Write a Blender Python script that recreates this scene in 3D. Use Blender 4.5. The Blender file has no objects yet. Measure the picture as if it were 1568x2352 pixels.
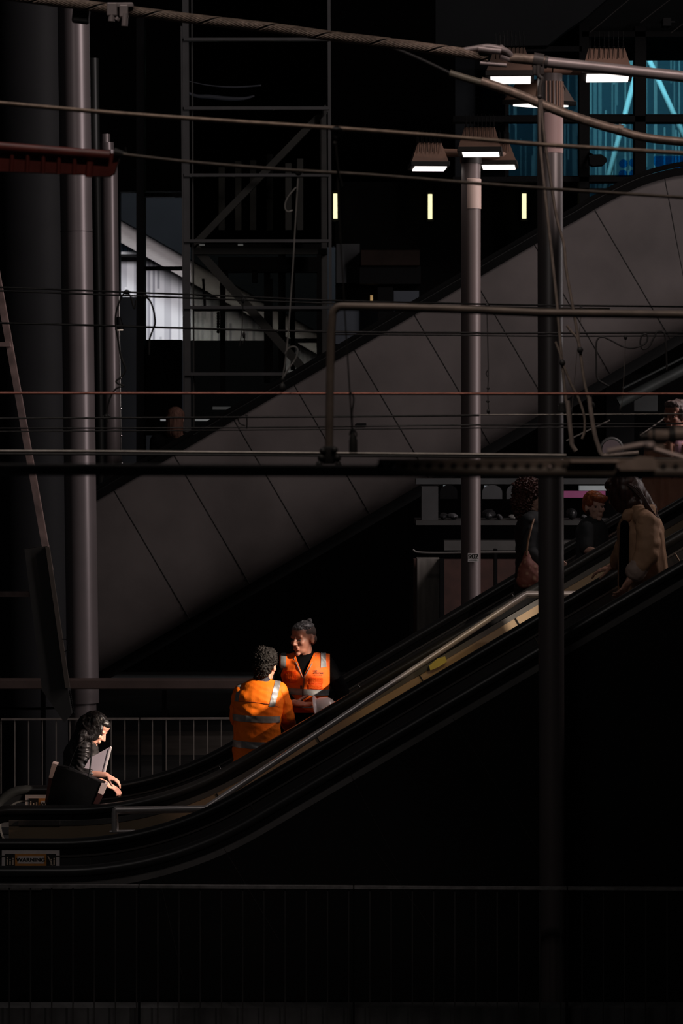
import bpy, bmesh, math, random
from mathutils import Vector, Matrix, noise, Quaternion
from mathutils.bvhtree import BVHTree
random.seed(7)
C = bpy.context.scene.collection
SC = bpy.context.scene
F, CX, HY, EYE = 7750.0, 784.0, 930.0, 3.8       # focal length in pixels, optical axis, horizon row, eye height
PI = math.pi
V = Vector

def W(px, py, d):                                 # a point d metres in front of the lens, as metres in the station
    return V(((px - CX) * d / F, d, EYE + (HY - py) * d / F))
def L(px, d):                                     # pixel length at distance d, in metres
    return px * d / F

# ------------------------------------------------------------------ materials
MATS = {}
def mat(name, col, rough=.5, metal=0., var=.15, nscale=6., bump=0., bscale=60., emit=None, estr=1., spec=.5, stretch=None, sheen=0., trans=0.):
    if name in MATS: return MATS[name]
    m = bpy.data.materials.new(name); m.use_nodes = True
    nt = m.node_tree; b = nt.nodes['Principled BSDF']
    b.inputs['Roughness'].default_value = rough; b.inputs['Metallic'].default_value = metal
    b.inputs['Specular IOR Level'].default_value = spec
    if sheen: b.inputs['Sheen Weight'].default_value = sheen
    if trans: b.inputs['Transmission Weight'].default_value = trans
    tc = nt.nodes.new('ShaderNodeTexCoord'); mp = nt.nodes.new('ShaderNodeMapping')
    nt.links.new(tc.outputs['Object'], mp.inputs['Vector'])
    if stretch: mp.inputs['Scale'].default_value = stretch
    n = nt.nodes.new('ShaderNodeTexNoise'); n.inputs['Scale'].default_value = nscale; n.inputs['Detail'].default_value = 6
    nt.links.new(mp.outputs['Vector'], n.inputs['Vector'])
    r = nt.nodes.new('ShaderNodeValToRGB')
    r.color_ramp.elements[0].position = .3; r.color_ramp.elements[1].position = .7
    r.color_ramp.elements[0].color = [max(0, c * (1 - var)) for c in col] + [1]
    r.color_ramp.elements[1].color = [min(1, c * (1 + var)) for c in col] + [1]
    nt.links.new(n.outputs['Fac'], r.inputs['Fac']); nt.links.new(r.outputs['Color'], b.inputs['Base Color'])
    if bump:
        n2 = nt.nodes.new('ShaderNodeTexNoise'); n2.inputs['Scale'].default_value = bscale; n2.inputs['Detail'].default_value = 4
        nt.links.new(mp.outputs['Vector'], n2.inputs['Vector'])
        bp = nt.nodes.new('ShaderNodeBump'); bp.inputs['Strength'].default_value = bump; bp.inputs['Distance'].default_value = .01
        nt.links.new(n2.outputs['Fac'], bp.inputs['Height']); nt.links.new(bp.outputs['Normal'], b.inputs['Normal'])
    if emit:
        b.inputs['Emission Color'].default_value = list(emit) + [1]; b.inputs['Emission Strength'].default_value = estr
    MATS[name] = m
    return m

def strip_mat(name, colA, colB, width, cell, rough=.7):
    """vertical battens of random tone, as on the cladding across the street"""
    m = bpy.data.materials.new(name); m.use_nodes = True; nt = m.node_tree; b = nt.nodes['Principled BSDF']
    b.inputs['Roughness'].default_value = rough
    tc = nt.nodes.new('ShaderNodeTexCoord'); sp = nt.nodes.new('ShaderNodeSeparateXYZ'); nt.links.new(tc.outputs['Object'], sp.inputs[0])
    def mth(op, a, bb=None):
        n = nt.nodes.new('ShaderNodeMath'); n.operation = op
        for i, v in enumerate((a, bb)):
            if v is None: continue
            if isinstance(v, (int, float)): n.inputs[i].default_value = v
            else: nt.links.new(v, n.inputs[i])
        return n.outputs[0]
    ix = mth('FLOOR', mth('MULTIPLY', sp.outputs['X'], 1 / width))
    w1 = nt.nodes.new('ShaderNodeTexWhiteNoise'); w1.noise_dimensions = '1D'; nt.links.new(ix, w1.inputs['W'])
    iz = mth('FLOOR', mth('ADD', mth('MULTIPLY', sp.outputs['Z'], 1 / cell), w1.outputs['Value']))
    cb = nt.nodes.new('ShaderNodeCombineXYZ'); nt.links.new(ix, cb.inputs[0]); nt.links.new(iz, cb.inputs[1])
    w2 = nt.nodes.new('ShaderNodeTexWhiteNoise'); w2.noise_dimensions = '2D'; nt.links.new(cb.outputs[0], w2.inputs['Vector'])
    r = nt.nodes.new('ShaderNodeValToRGB'); r.color_ramp.interpolation = 'CONSTANT'
    r.color_ramp.elements[0].color = list(colA) + [1]
    e = r.color_ramp.elements.new(.62); e.color = [a * .45 + c * .55 for a, c in zip(colA, colB)] + [1]
    r.color_ramp.elements[-1].position = .82; r.color_ramp.elements[-1].color = list(colB) + [1]
    nt.links.new(w2.outputs['Value'], r.inputs['Fac']); nt.links.new(r.outputs['Color'], b.inputs['Base Color'])
    MATS[name] = m
    return m

def glass_mat(name, tint, refl=.06):
    m = bpy.data.materials.new(name); m.use_nodes = True; nt = m.node_tree
    for n in list(nt.nodes):
        if n.type != 'OUTPUT_MATERIAL': nt.nodes.remove(n)
    out = nt.nodes[0]
    t = nt.nodes.new('ShaderNodeBsdfTransparent'); g = nt.nodes.new('ShaderNodeBsdfGlossy'); mx = nt.nodes.new('ShaderNodeMixShader')
    n = nt.nodes.new('ShaderNodeTexNoise'); n.inputs['Scale'].default_value = 1.2
    r = nt.nodes.new('ShaderNodeValToRGB')
    r.color_ramp.elements[0].color = [c * .85 for c in tint] + [1]; r.color_ramp.elements[1].color = [min(1, c * 1.1) for c in tint] + [1]
    nt.links.new(n.outputs['Fac'], r.inputs['Fac']); nt.links.new(r.outputs['Color'], t.inputs['Color'])
    g.inputs['Roughness'].default_value = .05; mx.inputs['Fac'].default_value = refl
    nt.links.new(t.outputs[0], mx.inputs[1]); nt.links.new(g.outputs[0], mx.inputs[2]); nt.links.new(mx.outputs[0], out.inputs['Surface'])
    MATS[name] = m
    return m

# ------------------------------------------------------------------ objects
def thing(name, label, cat, base, group=None):
    o = bpy.data.objects.new(name, None); C.objects.link(o); o.location = base; o.empty_display_size = .1
    o['label'] = label; o['category'] = cat
    if group: o['group'] = group
    o['kind'] = 'thing'
    return o
def world_of(o):
    p = V((0, 0, 0))
    while o: p += o.location; o = o.parent
    return p
def obj(name, bm, m, parent=None, smooth=None, label=None):
    """links a bmesh (in station metres) as one mesh object, under its parent"""
    me = bpy.data.meshes.new(name)
    if isinstance(bm, bpy.types.Mesh): me = bm; me.name = name
    else:
        bmesh.ops.recalc_face_normals(bm, faces=bm.faces[:])
        bm.to_mesh(me); bm.free()
    ms = m if isinstance(m, (list, tuple)) else [m]
    if not me.materials:
        for x in ms: me.materials.append(x)
    o = bpy.data.objects.new(name, me); C.objects.link(o)
    if parent:
        me.transform(Matrix.Translation(-world_of(parent))); o.parent = parent
    if smooth is not None and len(me.polygons):
        if smooth == True: me.polygons.foreach_set('use_smooth', [True] * len(me.polygons))
        else: me.set_sharp_from_angle(angle=math.radians(smooth)) if hasattr(me, 'set_sharp_from_angle') else None
        me.polygons.foreach_set('use_smooth', [True] * len(me.polygons))
    if label: o['label'] = label
    return o
def solo(name, bm, m, label, cat, group=None, smooth=None, base=None):
    """a thing that is one mesh"""
    o = obj(name, bm, m, None, smooth)
    me = o.data
    if base is None:
        n = max(1, len(me.vertices)); c = V((0, 0, 0))
        for v in me.vertices: c += v.co
        base = c / n
        base.z = min(v.co.z for v in me.vertices)
    me.transform(Matrix.Translation(-V(base))); o.location = base
    o['label'] = label; o['category'] = cat; o['kind'] = 'thing'
    if group: o['group'] = group
    return o
def struct(name, bm, m, smooth=None):
    o = obj(name, bm, m, None, smooth); o['kind'] = 'structure'
    return o

# ------------------------------------------------------------------ shapes
def BM(): return bmesh.new()
def add_box(bm, c, s, rot=None, bev=0., mi=0):
    g = bmesh.ops.create_cube(bm, size=1.)
    M = Matrix.Translation(c) @ (rot.to_4x4() if rot else Matrix()) @ Matrix.Diagonal((s[0], s[1], s[2], 1))
    bmesh.ops.transform(bm, matrix=M, verts=g['verts'])
    fs = list({f for v in g['verts'] for f in v.link_faces})
    for f in fs: f.material_index = mi
    if bev:
        es = list({e for v in g['verts'] for e in v.link_edges})
        bmesh.ops.bevel(bm, geom=es, offset=bev, segments=2, affect='EDGES', profile=.5)
    return bm
def pbox(bm, x0, x1, y0, y1, d0, d1, mi=0, bev=0.):
    """box whose near face spans the pixel rectangle at d0 and which runs back to d1"""
    a, b = W(x0, y0, d0), W(x1, y1, d0)
    return add_box(bm, V(((a.x + b.x) / 2, (d0 + d1) / 2, (a.z + b.z) / 2)), (abs(b.x - a.x), abs(d1 - d0), abs(a.z - b.z)), None, bev, mi)
def add_prism(bm, pts, dy, mi=0):
    """closed outline (points with equal y) extruded by dy along Y"""
    a = [bm.verts.new(p) for p in pts]; b = [bm.verts.new(V(p) + V((0, dy, 0))) for p in pts]
    n = len(pts)
    fs = [bm.faces.new(a), bm.faces.new(b[::-1])]
    for i in range(n): fs.append(bm.faces.new((a[i], b[i], b[(i + 1) % n], a[(i + 1) % n])))
    for f in fs: f.material_index = mi
    return bm
def pprism(bm, pix, d, th, mi=0):
    return add_prism(bm, [W(x, y, d) for x, y in pix], th, mi)
def spline(pts, n=8, closed=False):
    pts = [V(p) for p in pts]
    if len(pts) < 3:
        return [pts[0].lerp(pts[-1], i / n) for i in range(n + 1)]
    out = []
    N = len(pts)
    for i in range(N - 1):
        p0 = pts[max(i - 1, 0)]; p1 = pts[i]; p2 = pts[i + 1]; p3 = pts[min(i + 2, N - 1)]
        for k in range(n):
            t = k / n
            out.append(.5 * ((2 * p1) + (p2 - p0) * t + (2 * p0 - 5 * p1 + 4 * p2 - p3) * t * t + (3 * p1 - p0 - 3 * p2 + p3) * t ** 3))
    out.append(pts[-1])
    return out
def add_tube(bm, pts, r, seg=10, cap=True, mi=0, flat=1.):
    pts = [V(p) for p in pts]
    n = len(pts); rs = r if isinstance(r, (list, tuple)) else [r] * n
    T = [(pts[min(i + 1, n - 1)] - pts[max(i - 1, 0)]).normalized() for i in range(n)]
    up = V((0, 0, 1)) if abs(T[0].z) < .9 else V((0, 1, 0))
    nrm = (up - T[0] * up.dot(T[0])).normalized()
    rings = []
    for i in range(n):
        if i:
            q = T[i - 1].rotation_difference(T[i]); nrm = (q @ nrm); nrm = (nrm - T[i] * nrm.dot(T[i])).normalized()
        bn = T[i].cross(nrm)
        rings.append([bm.verts.new(pts[i] + nrm * math.cos(2 * PI * k / seg) * rs[i] * flat + bn * math.sin(2 * PI * k / seg) * rs[i]) for k in range(seg)])
    for i in range(n - 1):
        for k in range(seg):
            f = bm.faces.new((rings[i][k], rings[i][(k + 1) % seg], rings[i + 1][(k + 1) % seg], rings[i + 1][k])); f.material_index = mi
    if cap:
        for rg in (rings[0][::-1], rings[-1]):
            f = bm.faces.new(rg); f.material_index = mi
    return bm
def add_lathe(bm, prof, base, axis=V((0, 0, 1)), seg=24, mi=0, a0=0., a1=2 * PI):
    """prof: list of (radius, height)"""
    q = V((0, 0, 1)).rotation_difference(axis)
    full = abs(a1 - a0 - 2 * PI) < 1e-6
    m = seg if full else seg + 1
    rings = [[bm.verts.new(V(base) + q @ V((r * math.cos(a0 + (a1 - a0) * k / seg), r * math.sin(a0 + (a1 - a0) * k / seg), h))) for k in range(m)] for r, h in prof]
    for i in range(len(prof) - 1):
        for k in range(m if full else m - 1):
            f = bm.faces.new((rings[i][k], rings[i][(k + 1) % m], rings[i + 1][(k + 1) % m], rings[i + 1][k])); f.material_index = mi
    if full:
        for rg in (rings[0][::-1], rings[-1]):
            f = bm.faces.new(rg); f.material_index = mi
    return bm
def add_sweep(bm, path, prof, mi=0, cap=True):
    """path: (x, z) points; prof: closed (y, n) outline, n measured along the path's normal"""
    P = [V((x, 0, z)) for x, z in path]; n = len(P); rings = []
    for i in range(n):
        t = (P[min(i + 1, n - 1)] - P[max(i - 1, 0)]).normalized(); nr = V((-t.z, 0, t.x))
        rings.append([bm.verts.new(V((P[i].x, y, P[i].z)) + nr * h) for y, h in prof])
    k = len(prof)
    for i in range(n - 1):
        for j in range(k):
            f = bm.faces.new((rings[i][j], rings[i][(j + 1) % k], rings[i + 1][(j + 1) % k], rings[i + 1][j])); f.material_index = mi
    if cap:
        for rg in (rings[0][::-1], rings[-1]):
            f = bm.faces.new(rg); f.material_index = mi
    return bm
def add_ball(bm, c, r, rot=None, u=16, v=10, mi=0):
    g = bmesh.ops.create_uvsphere(bm, u_segments=u, v_segments=v, radius=1.)
    r = (r, r, r) if isinstance(r, (int, float)) else r
    bmesh.ops.transform(bm, matrix=Matrix.Translation(c) @ (rot.to_4x4() if rot else Matrix()) @ Matrix.Diagonal((r[0], r[1], r[2], 1)), verts=g['verts'])
    for f in {f for x in g['verts'] for f in x.link_faces}: f.material_index = mi
    return bm
def text_bm(txt, size, depth=.0):
    """lettering in the XZ plane, centred, facing -Y"""
    cu = bpy.data.curves.new('t', 'FONT'); cu.body = txt; cu.size = size; cu.extrude = depth; cu.align_x = 'CENTER'; cu.align_y = 'CENTER'
    cu.space_line = .85
    o = bpy.data.objects.new('t', cu); C.objects.link(o); bpy.context.view_layer.update()
    me = bpy.data.meshes.new_from_object(o.evaluated_get(bpy.context.evaluated_depsgraph_get()))
    bpy.data.objects.remove(o); bpy.data.curves.remove(cu)
    bm = BM(); bm.from_mesh(me); bpy.data.meshes.remove(me)
    bmesh.ops.rotate(bm, verts=bm.verts[:], cent=(0, 0, 0), matrix=Matrix.Rotation(PI / 2, 3, 'X'))
    return bm
def embolden(bm, k):
    """two offset copies make the strokes heavier"""
    geom = bm.verts[:] + bm.edges[:] + bm.faces[:]
    for dx in (-k, k):
        r = bmesh.ops.duplicate(bm, geom=geom)
        bmesh.ops.translate(bm, verts=[x for x in r['geom'] if isinstance(x, bmesh.types.BMVert)], vec=(dx, -.0004 * (1 if dx > 0 else 2), 0))
    return bm
def moved(bm, M):
    bmesh.ops.transform(bm, matrix=M, verts=bm.verts[:]); return bm

# ------------------------------------------------------------------ materials used throughout
wire_m = mat('weathered_copper_strand', (.36, .26, .20), .5, .35, .3, 40)
wire_dim = mat('dull_brown_wire', (.13, .10, .08), .6, .2, .3, 40)
wire_dark = mat('blackened_wire', (.035, .032, .03), .55, .3, .3, 40)
wire_red = mat('bare_copper_contact_wire', (.36, .135, .10), .40, .5, .2, 20)
wire_pale = mat('aluminium_messenger_wire', (.33, .29, .26), .4, .6, .2, 20)
galv = mat('galvanised_pink_grey_steel', (.52, .42, .40), .45, .35, .15, 12)
rust_tube = mat('brown_painted_tube', (.26, .20, .165), .5, .2, .25, 14)
black_iron = mat('black_iron_fitting', (.03, .028, .027), .55, .2, .2, 20)
maroon = mat('maroon_insulating_sleeve', (.16, .03, .022), .45, 0., .25, 14)
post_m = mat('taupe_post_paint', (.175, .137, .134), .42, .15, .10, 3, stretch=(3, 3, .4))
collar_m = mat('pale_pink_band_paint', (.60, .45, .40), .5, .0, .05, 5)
housing_m = mat('bronze_lamp_housing', (.22, .13, .095), .5, .1, .12, 6)
housing_dark = mat('dark_lamp_rim', (.02, .017, .015), .5, .1, .1, 6)
lamp_glow = mat('lit_lamp_diffuser', (.9, .88, .85), .4, 0, .03, 8, emit=(1., .90, .84), estr=1.5)
tube_glow = mat('lit_yellow_tube', (.9, .88, .6), .4, 0, .03, 8, emit=(1., .93, .52), estr=1.2)
rubber = mat('black_handrail_rubber', (.012, .012, .012), .38, 0., .15, 8)
esc_panel = mat('dark_steel_balustrade_panel', (.075, .072, .072), .34, .55, .12, 2, stretch=(1, 1, 1))
esc_trim = mat('polished_steel_trim', (.45, .42, .40), .25, .9, .1, 5)
esc_deck = mat('dull_grey_deck_strip', (.13, .125, .12), .4, .5, .15, 5)
amber_lit_panel = mat('amber_lit_brushed_panel', (.34, .25, .165), .36, .25, .10, 2)  # steel cladding; amber reflected light is tinted into this colour
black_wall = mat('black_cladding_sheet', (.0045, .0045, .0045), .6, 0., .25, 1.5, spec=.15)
concrete = mat('grey_concrete_panel', (.086, .073, .070), .55, 0., .32, 1.1, spec=.3, bump=.05, bscale=30)
joint_m = mat('dark_panel_joint', (.015, .013, .012), .8)
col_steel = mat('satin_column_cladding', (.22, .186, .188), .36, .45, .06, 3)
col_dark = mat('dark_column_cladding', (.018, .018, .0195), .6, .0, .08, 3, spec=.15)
frame_grey = mat('grey_painted_lift_steel', (.068, .067, .068), .5, .0, .12, 4, spec=.3)
frame_black = mat('black_mullion', (.003, .003, .0035), .6, 0, .1, 4, spec=.12)
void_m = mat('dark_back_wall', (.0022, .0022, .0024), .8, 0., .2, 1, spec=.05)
bluegrey_m = mat('blue_grey_wall_panel', (.12, .137, .165), .7, 0., .12, 1.5, spec=.2)
# ------------------------------------------------------------------ camera, world
cam = bpy.data.cameras.new('camera'); co = bpy.data.objects.new('camera', cam); C.objects.link(co)
co.location = (0, 0, EYE); co.rotation_euler = (PI / 2, 0, 0)
cam.sensor_fit = 'VERTICAL'; cam.sensor_height = 36.; cam.lens = 36. * F / 2352.
cam.shift_y = -(2352 / 2 - HY) / 2352.
cam.clip_end = 300; cam.dof.use_dof = True; cam.dof.focus_distance = 24.2; cam.dof.aperture_fstop = 9.
SC.camera = co
vs = SC.view_settings; vs.view_transform = 'Standard'; vs.look = 'None'; vs.gamma = 1.; vs.exposure = 0.; vs.use_curve_mapping = False
SC.cycles.use_denoising = True
SC.cycles.max_bounces = 6; SC.cycles.transparent_max_bounces = 12
SC.cycles.sample_clamp_indirect = 3.
w = bpy.data.worlds.new('world'); SC.world = w; w.use_nodes = True
w.node_tree.nodes['Background'].inputs['Color'].default_value = (.55, .6, .7, 1); w.node_tree.nodes['Background'].inputs['Strength'].default_value = .004

def aim(o, tgt):
    o.rotation_euler = (V(tgt) - o.location).to_track_quat('-Z', 'Y').to_euler()
def spot(name, tgt, direc, dist, radius_m, power, col, blend=.25, size=.12):
    l = bpy.data.lights.new(name, 'SPOT'); o = bpy.data.objects.new(name, l); C.objects.link(o)
    o.location = V(tgt) + V(direc).normalized() * dist; aim(o, tgt)
    l.spot_size = 2 * math.atan(radius_m / dist); l.spot_blend = blend; l.energy = power * dist * dist * 4 * PI; l.color = col; l.shadow_soft_size = size
    return o
def area(name, loc, tgt, sx, sy, power, col):
    l = bpy.data.lights.new(name, 'AREA'); o = bpy.data.objects.new(name, l); C.objects.link(o)
    o.location = loc; aim(o, tgt); l.shape = 'RECTANGLE'; l.size = sx; l.size_y = sy; l.energy = power; l.color = col
    return o
SUN = V((.62, -.55, .60))
SUNC = (1., .84, .68)

# ------------------------------------------------------------------ the setting
bm = BM(); add_box(bm, V((0, 31, -.1)), (24, 34, .2)); struct('floor', bm, mat('dark_platform_paving', (.03, .029, .028), .7, 0, .3, 2))
# back wall, left open where daylight shows across the street
bm = BM()
for (x0, x1, y0, y1) in ((-900, 274, -600, 2000), (274, 420, -600, 440), (420, 1052, -600, 565), (274, 1330, 1040, 2000), (765, 1330, 700, 1040), (1330, 2600, 778, 2000), (1052, 2600, -600, -40)):
    pbox(bm, x0, x1, y0, y1, 48, 48.4)
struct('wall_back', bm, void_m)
bm = BM(); pbox(bm, 274, 655, 782, 1040, 46, 46.3); pbox(bm, 655, 770, 860, 1040, 46, 46.3); pbox(bm, 650, 735, 777, 787, 46, 46.2); struct('wall_low', bm, mat('dusk_blue_parapet', (.08, .096, .115), .7, 0, .15, 1, spec=.1))
bm = BM(); pbox(bm, 268, 316, 682, 1120, 44, 44.2); struct('wall_left', bm, bluegrey_m)
bm = BM(); pbox(bm, 1045, 1168, 108, 418, 43, 43.3); struct('wall_right', bm, mat('blue_black_cladding', (.016, .020, .024), .6, 0, .15, .7, spec=.1))
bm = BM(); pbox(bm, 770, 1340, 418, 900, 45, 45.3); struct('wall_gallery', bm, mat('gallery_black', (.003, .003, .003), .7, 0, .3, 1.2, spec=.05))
# sloping soffit at the top right, a dark deck edge and its panel joints
bm = BM()
add_box(bm, (W(1480, 20, 44).lerp(W(1480, 20, 39), .5)) + V((0, 0, .0)), (3.2, 5.2, .12), Matrix.Rotation(math.radians(-7), 3, 'X'))
struct('ceiling', bm, mat('grey_soffit_panel', (.07, .075, .075), .6, 0, .1, .8))
bm = BM()
for (xa, ya, xb, yb) in ((1355, 74, 1450, -6), (1470, 52, 1550, -10), (1540, 76, 1600, 30)):
    add_tube(bm, [W(xa, ya, 38.55), W(xb, yb, 38.5)], .006, 6)
struct('trim_1', bm, joint_m)
bm = BM(); pprism(bm, [(1000, 108), (1258, 104), (1300, 70), (1345, 40), (1400, -8), (1430, -60), (1000, -60)], 38.0, .4); struct('ceiling_deck', bm, mat('blue_black_deck', (.006, .007, .008), .7, 0, .2, .6, spec=.1))

# window wall at the right: mullions, transoms and teal panes
teal = glass_mat('teal_glass', (.235, .41, .45), .01)
teal_dim = glass_mat('dim_teal_glass', (.115, .195, .225), .01)
def window(n, x0, x1, y0, y1, g, d=42.):
    bm = BM(); t = 4
    for (a, b, c, e) in ((x0 - t, x0 + t, y0, y1), (x1 - t, x1 + t, y0, y1), (x0, x1, y0 - t, y0 + t), (x0, x1, y1 - t, y1 + t)):
        pbox(bm, a, b, c, e, d, d + .15)
    o = struct('window_%d' % n, bm, frame_black)
    bm = BM(); pbox(bm, x0 + t, x1 - t, y0 + t, y1 - t, d + .05, d + .07)
    q = obj('pane', bm, g, o)
    return o
window(1, 1164, 1240, 118, 268, teal_dim); window(2, 1164, 1240, 278, 408, teal_dim)
window(3, 1240, 1334, 60, 110, teal_dim); window(4, 1240, 1334, 118, 268, teal_dim); window(5, 1240, 1334, 278, 408, teal_dim)
window(6, 1350, 1460, 84, 266, teal); window(7, 1350, 1460, 279, 406, teal)
window(8, 1480, 1640, 84, 266, teal); window(9, 1480, 1640, 279, 520, teal)
window(10, 1350, 1460, 416, 520, teal_dim)
bm = BM()
pbox(bm, 1330, 1352, -60, 640, 41.8, 42.1); pbox(bm, 1458, 1482, 60, 640, 41.8, 42.1); pbox(bm, 1040, 1640, 266, 280, 41.8, 42.1)
pbox(bm, 1040, 1640, 406, 417, 41.8, 42.1); pbox(bm, 1040, 1336, 106, 118, 41.8, 42.1); pbox(bm, 1336, 1640, 72, 84, 41.8, 42.1)
pbox(bm, 1330, 1640, 432, 436, 41.8, 42.1)
struct('trim_2', bm, frame_black)
# blue vinyl shapes on the panes
bl = glass_mat('blue_vinyl_film', (.05, .60, 1.0), .01)
def disc(bm, px, py, r, d):
    add_lathe(bm, [(L(r, d), 0), (L(r, d), .004)], W(px, py, d), V((0, -1, 0)), 24)
t = thing('window_decal', 'blue vinyl dots stuck on the glass pane beside the white brace', 'decal', W(1440, 405, 41.95))
for k, (x, y) in enumerate(((1431, 376), (1454, 374), (1430, 400), (1454, 400))):
    bm = BM(); disc(bm, x, y, 10, 41.9); obj('dot', bm, bl, t)
bm = BM(); pprism(bm, [(1501, 362), (1503, 358), (1600, 358), (1600, 386), (1512, 386), (1504, 382), (1501, 376)], 41.9, .004)
solo('window_decal', bm, bl, 'large rounded blue panel stuck low on the glass at the right edge', 'decal')
# street beyond the windows
teal_strip = strip_mat('pale_and_blue_street_battens', (.10, .18, .23), (.66, .76, .78), .030, 3.2)
bm = BM(); pbox(bm, 1040, 1760, -120, 640, 62, 63)
solo('office_building', bm, teal_strip, 'office front of pale and blue vertical battens seen through the teal windows', 'building')
bm = BM(); pbox(bm, 1345, 1462, 108, 150, 56, 57); 
solo('street_canopy', bm, mat('street_canopy_paint', (.30, .38, .38), .7), 'pale flat canopy outside the teal window behind the spiked lamp', 'canopy')
bm = BM(); pprism(bm, [(1484, 106), (1540, 106), (1556, 80), (1556, 106), (1520, 124), (1484, 124)], 56, .6)
solo('street_canopy', bm, MATS['street_canopy_paint'], 'pale canopy corner outside the rightmost window above the white brace', 'canopy')
white_tube = mat('white_painted_brace', (.80, .90, .90), .5, .0, .04, 4)
for lab, a, b in (('white diagonal brace leaning right behind the middle teal window', (1462, 160), (1386, 446)), ('white diagonal brace leaning left behind the rightmost teal window', (1486, 128), (1590, 356))):
    bm = BM(); add_tube(bm, [W(*a, 54), W(*b, 54)], L(6.2, 54), 14); solo('diagonal_brace', bm, white_tube, lab, 'brace', 'white braces outside the windows', smooth=True)
bm = BM(); pprism(bm, [(1353, 360), (1358, 355), (1380, 354), (1392, 362), (1394, 371), (1386, 379), (1362, 381), (1354, 376)], 41.2, .25); add_tube(bm, [W(1350, 352, 41.9), W(1366, 360, 41.35)], .02, 8)
solo('security_camera', bm, frame_black, 'dark rounded camera silhouette hung in the left teal pane', 'camera', base=W(1372, 355, 41.3))
t = thing('ceiling_fitting', 'small dark square fitting under the grey soffit at top right', 'fitting', W(1533, 42, 38.4))
bm = BM(); pbox(bm, 1523, 1541, 41, 59, 38.35, 38.6); obj('housing', bm, frame_black, t)
bm = BM(); pbox(bm, 1514, 1550, 48, 52, 38.45, 38.5); obj('bracket', bm, frame_black, t)

# building of pale battens across the street at the left
pale_strip = strip_mat('pale_street_battens', (.62, .60, .62), (.30, .29, .32), .040, 2.6)
t = thing('street_building', 'pale batten clad building with a sloping eave seen past the columns', 'building', W(500, 900, 58))
bm = BM(); pprism(bm, [(230, 586), (330, 586), (420, 632), (1000, 963), (1000, 1040), (230, 1040)], 58, 1.); obj('batten_wall', bm, pale_strip, t)
bm = BM(); pprism(bm, [(230, 480), (331, 538), (1000, 919), (1000, 968), (331, 587), (313, 577), (230, 530)], 57.5, 1.1)
obj('sloping_eave', bm, mat('eave_boards', (.20, .175, .17), .7, 0, .12, 30, stretch=(.3, 1, 3)), t)
bm = BM(); pbox(bm, 230, 330, 578, 584, 57.9, 58.2); obj('white_sill', bm, mat('white_sill_paint', (.8, .8, .82), .6), t)
bm = BM(); pbox(bm, 230, 330, 584, 589, 57.7, 58.2); obj('dark_band', bm, frame_black, t)
for x in (274, 285, 296, 307):
    bm = BM(); pbox(bm, x, x + 8, 545, 578, 58.4, 58.6); obj('window', bm, mat('blue_street_glass', (.10, .17, .27), .2), t)
bm = BM(); pbox(bm, 230, 330, 520, 580, 58.7, 59.); obj('upper_wall', bm, mat('upper_wall_paint', (.5, .52, .56), .7), t)
bm = BM(); pprism(bm, [(230, 300), (1052, 300), (1052, 946), (331, 535), (230, 477)], 57.3, .1)
solo('roof_slab', bm, mat('blue_grey_roof', (.0045, .0055, .007), .7, 0, .15, 1, spec=.05), 'blue grey roof slab above the sloping eave of the pale building', 'roof')

# two big clad columns and slim pipes at the left
def column_axis(px_top, px_bot, d): return W(px_top, -60, d), W(px_bot, 1930, d)
def leaning_shell(r, dd, pt, pb, seg=56):
    p, q = W(*pt, dd), W(*pb, dd); ax = (p - q).normalized()
    return add_lathe(BM(), [(r, 0), (r, (p - q).length)], q, ax, seg=seg)
t = thing('dark_column', 'huge dark round column at the left edge', 'column', W(90, 1920, 32.6))
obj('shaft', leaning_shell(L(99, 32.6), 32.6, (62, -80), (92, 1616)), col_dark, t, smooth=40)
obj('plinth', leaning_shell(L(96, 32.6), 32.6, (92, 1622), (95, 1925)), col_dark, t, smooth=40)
t = thing('clad_column', 'tall satin steel clad column catching the light at the left', 'column', W(190, 1900, 31.2))
R = L(36.5, 31.2); top, bot = (167, -80), (191, 1614)
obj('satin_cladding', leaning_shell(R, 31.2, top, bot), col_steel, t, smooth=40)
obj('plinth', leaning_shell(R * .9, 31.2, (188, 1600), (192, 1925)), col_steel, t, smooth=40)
bm = BM()
for yy in (532, 1068):
    f = (yy - top[1]) / (bot[1] - top[1]); cc = W(top[0] + (bot[0] - top[0]) * f, yy, 31.2)
    add_tube(bm, [cc + V((R * 1.001 * math.cos(a), R * 1.001 * math.sin(a), 0)) for a in [math.radians(-178 + 4 * i) for i in range(46)]], .003, 6)
obj('cladding_seam', bm, joint_m, t)
bm = BM(); add_tube(bm, [W(214, 134, 34.9), W(229, 1150, 34.9)], L(12.5, 34.9), 24)
solo('slim_pipe', bm, mat('green_grey_pipe', (.022, .023, .022), .4, .2, .1, 4), 'slim dark pipe standing between the big column and the small steel column', 'pipe', smooth=40)
bm = BM(); add_tube(bm, [W(205, 140, 34.5), W(217, 1010, 34.5)], .008, 8)
solo('conduit', bm, esc_trim, 'thin bright conduit running up the slim pipe by the big column', 'conduit', smooth=True)
t = thing('small_column', 'small round steel column with a cap and a base flange', 'column', W(256, 1106, 34.6))
r1 = L(19.5, 34.6)
bm = BM(); add_tube(bm, [W(250, 345, 34.6), W(259, 1098, 34.6)], r1, 32); obj('shaft', bm, col_steel, t, smooth=40)
bm = BM(); add_tube(bm, [W(242, 308, 34.6), W(242.5, 346, 34.6)], r1 * .55, 24); add_tube(bm, [W(245, 328, 34.6), W(246, 347, 34.6)], r1 * .82, 24); obj('cap', bm, col_steel, t, smooth=40)
bm = BM(); add_tube(bm, [W(259, 1097, 34.6), W(259, 1107, 34.6)], r1 * 1.12, 28); obj('flange', bm, esc_trim, t, smooth=40)
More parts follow.
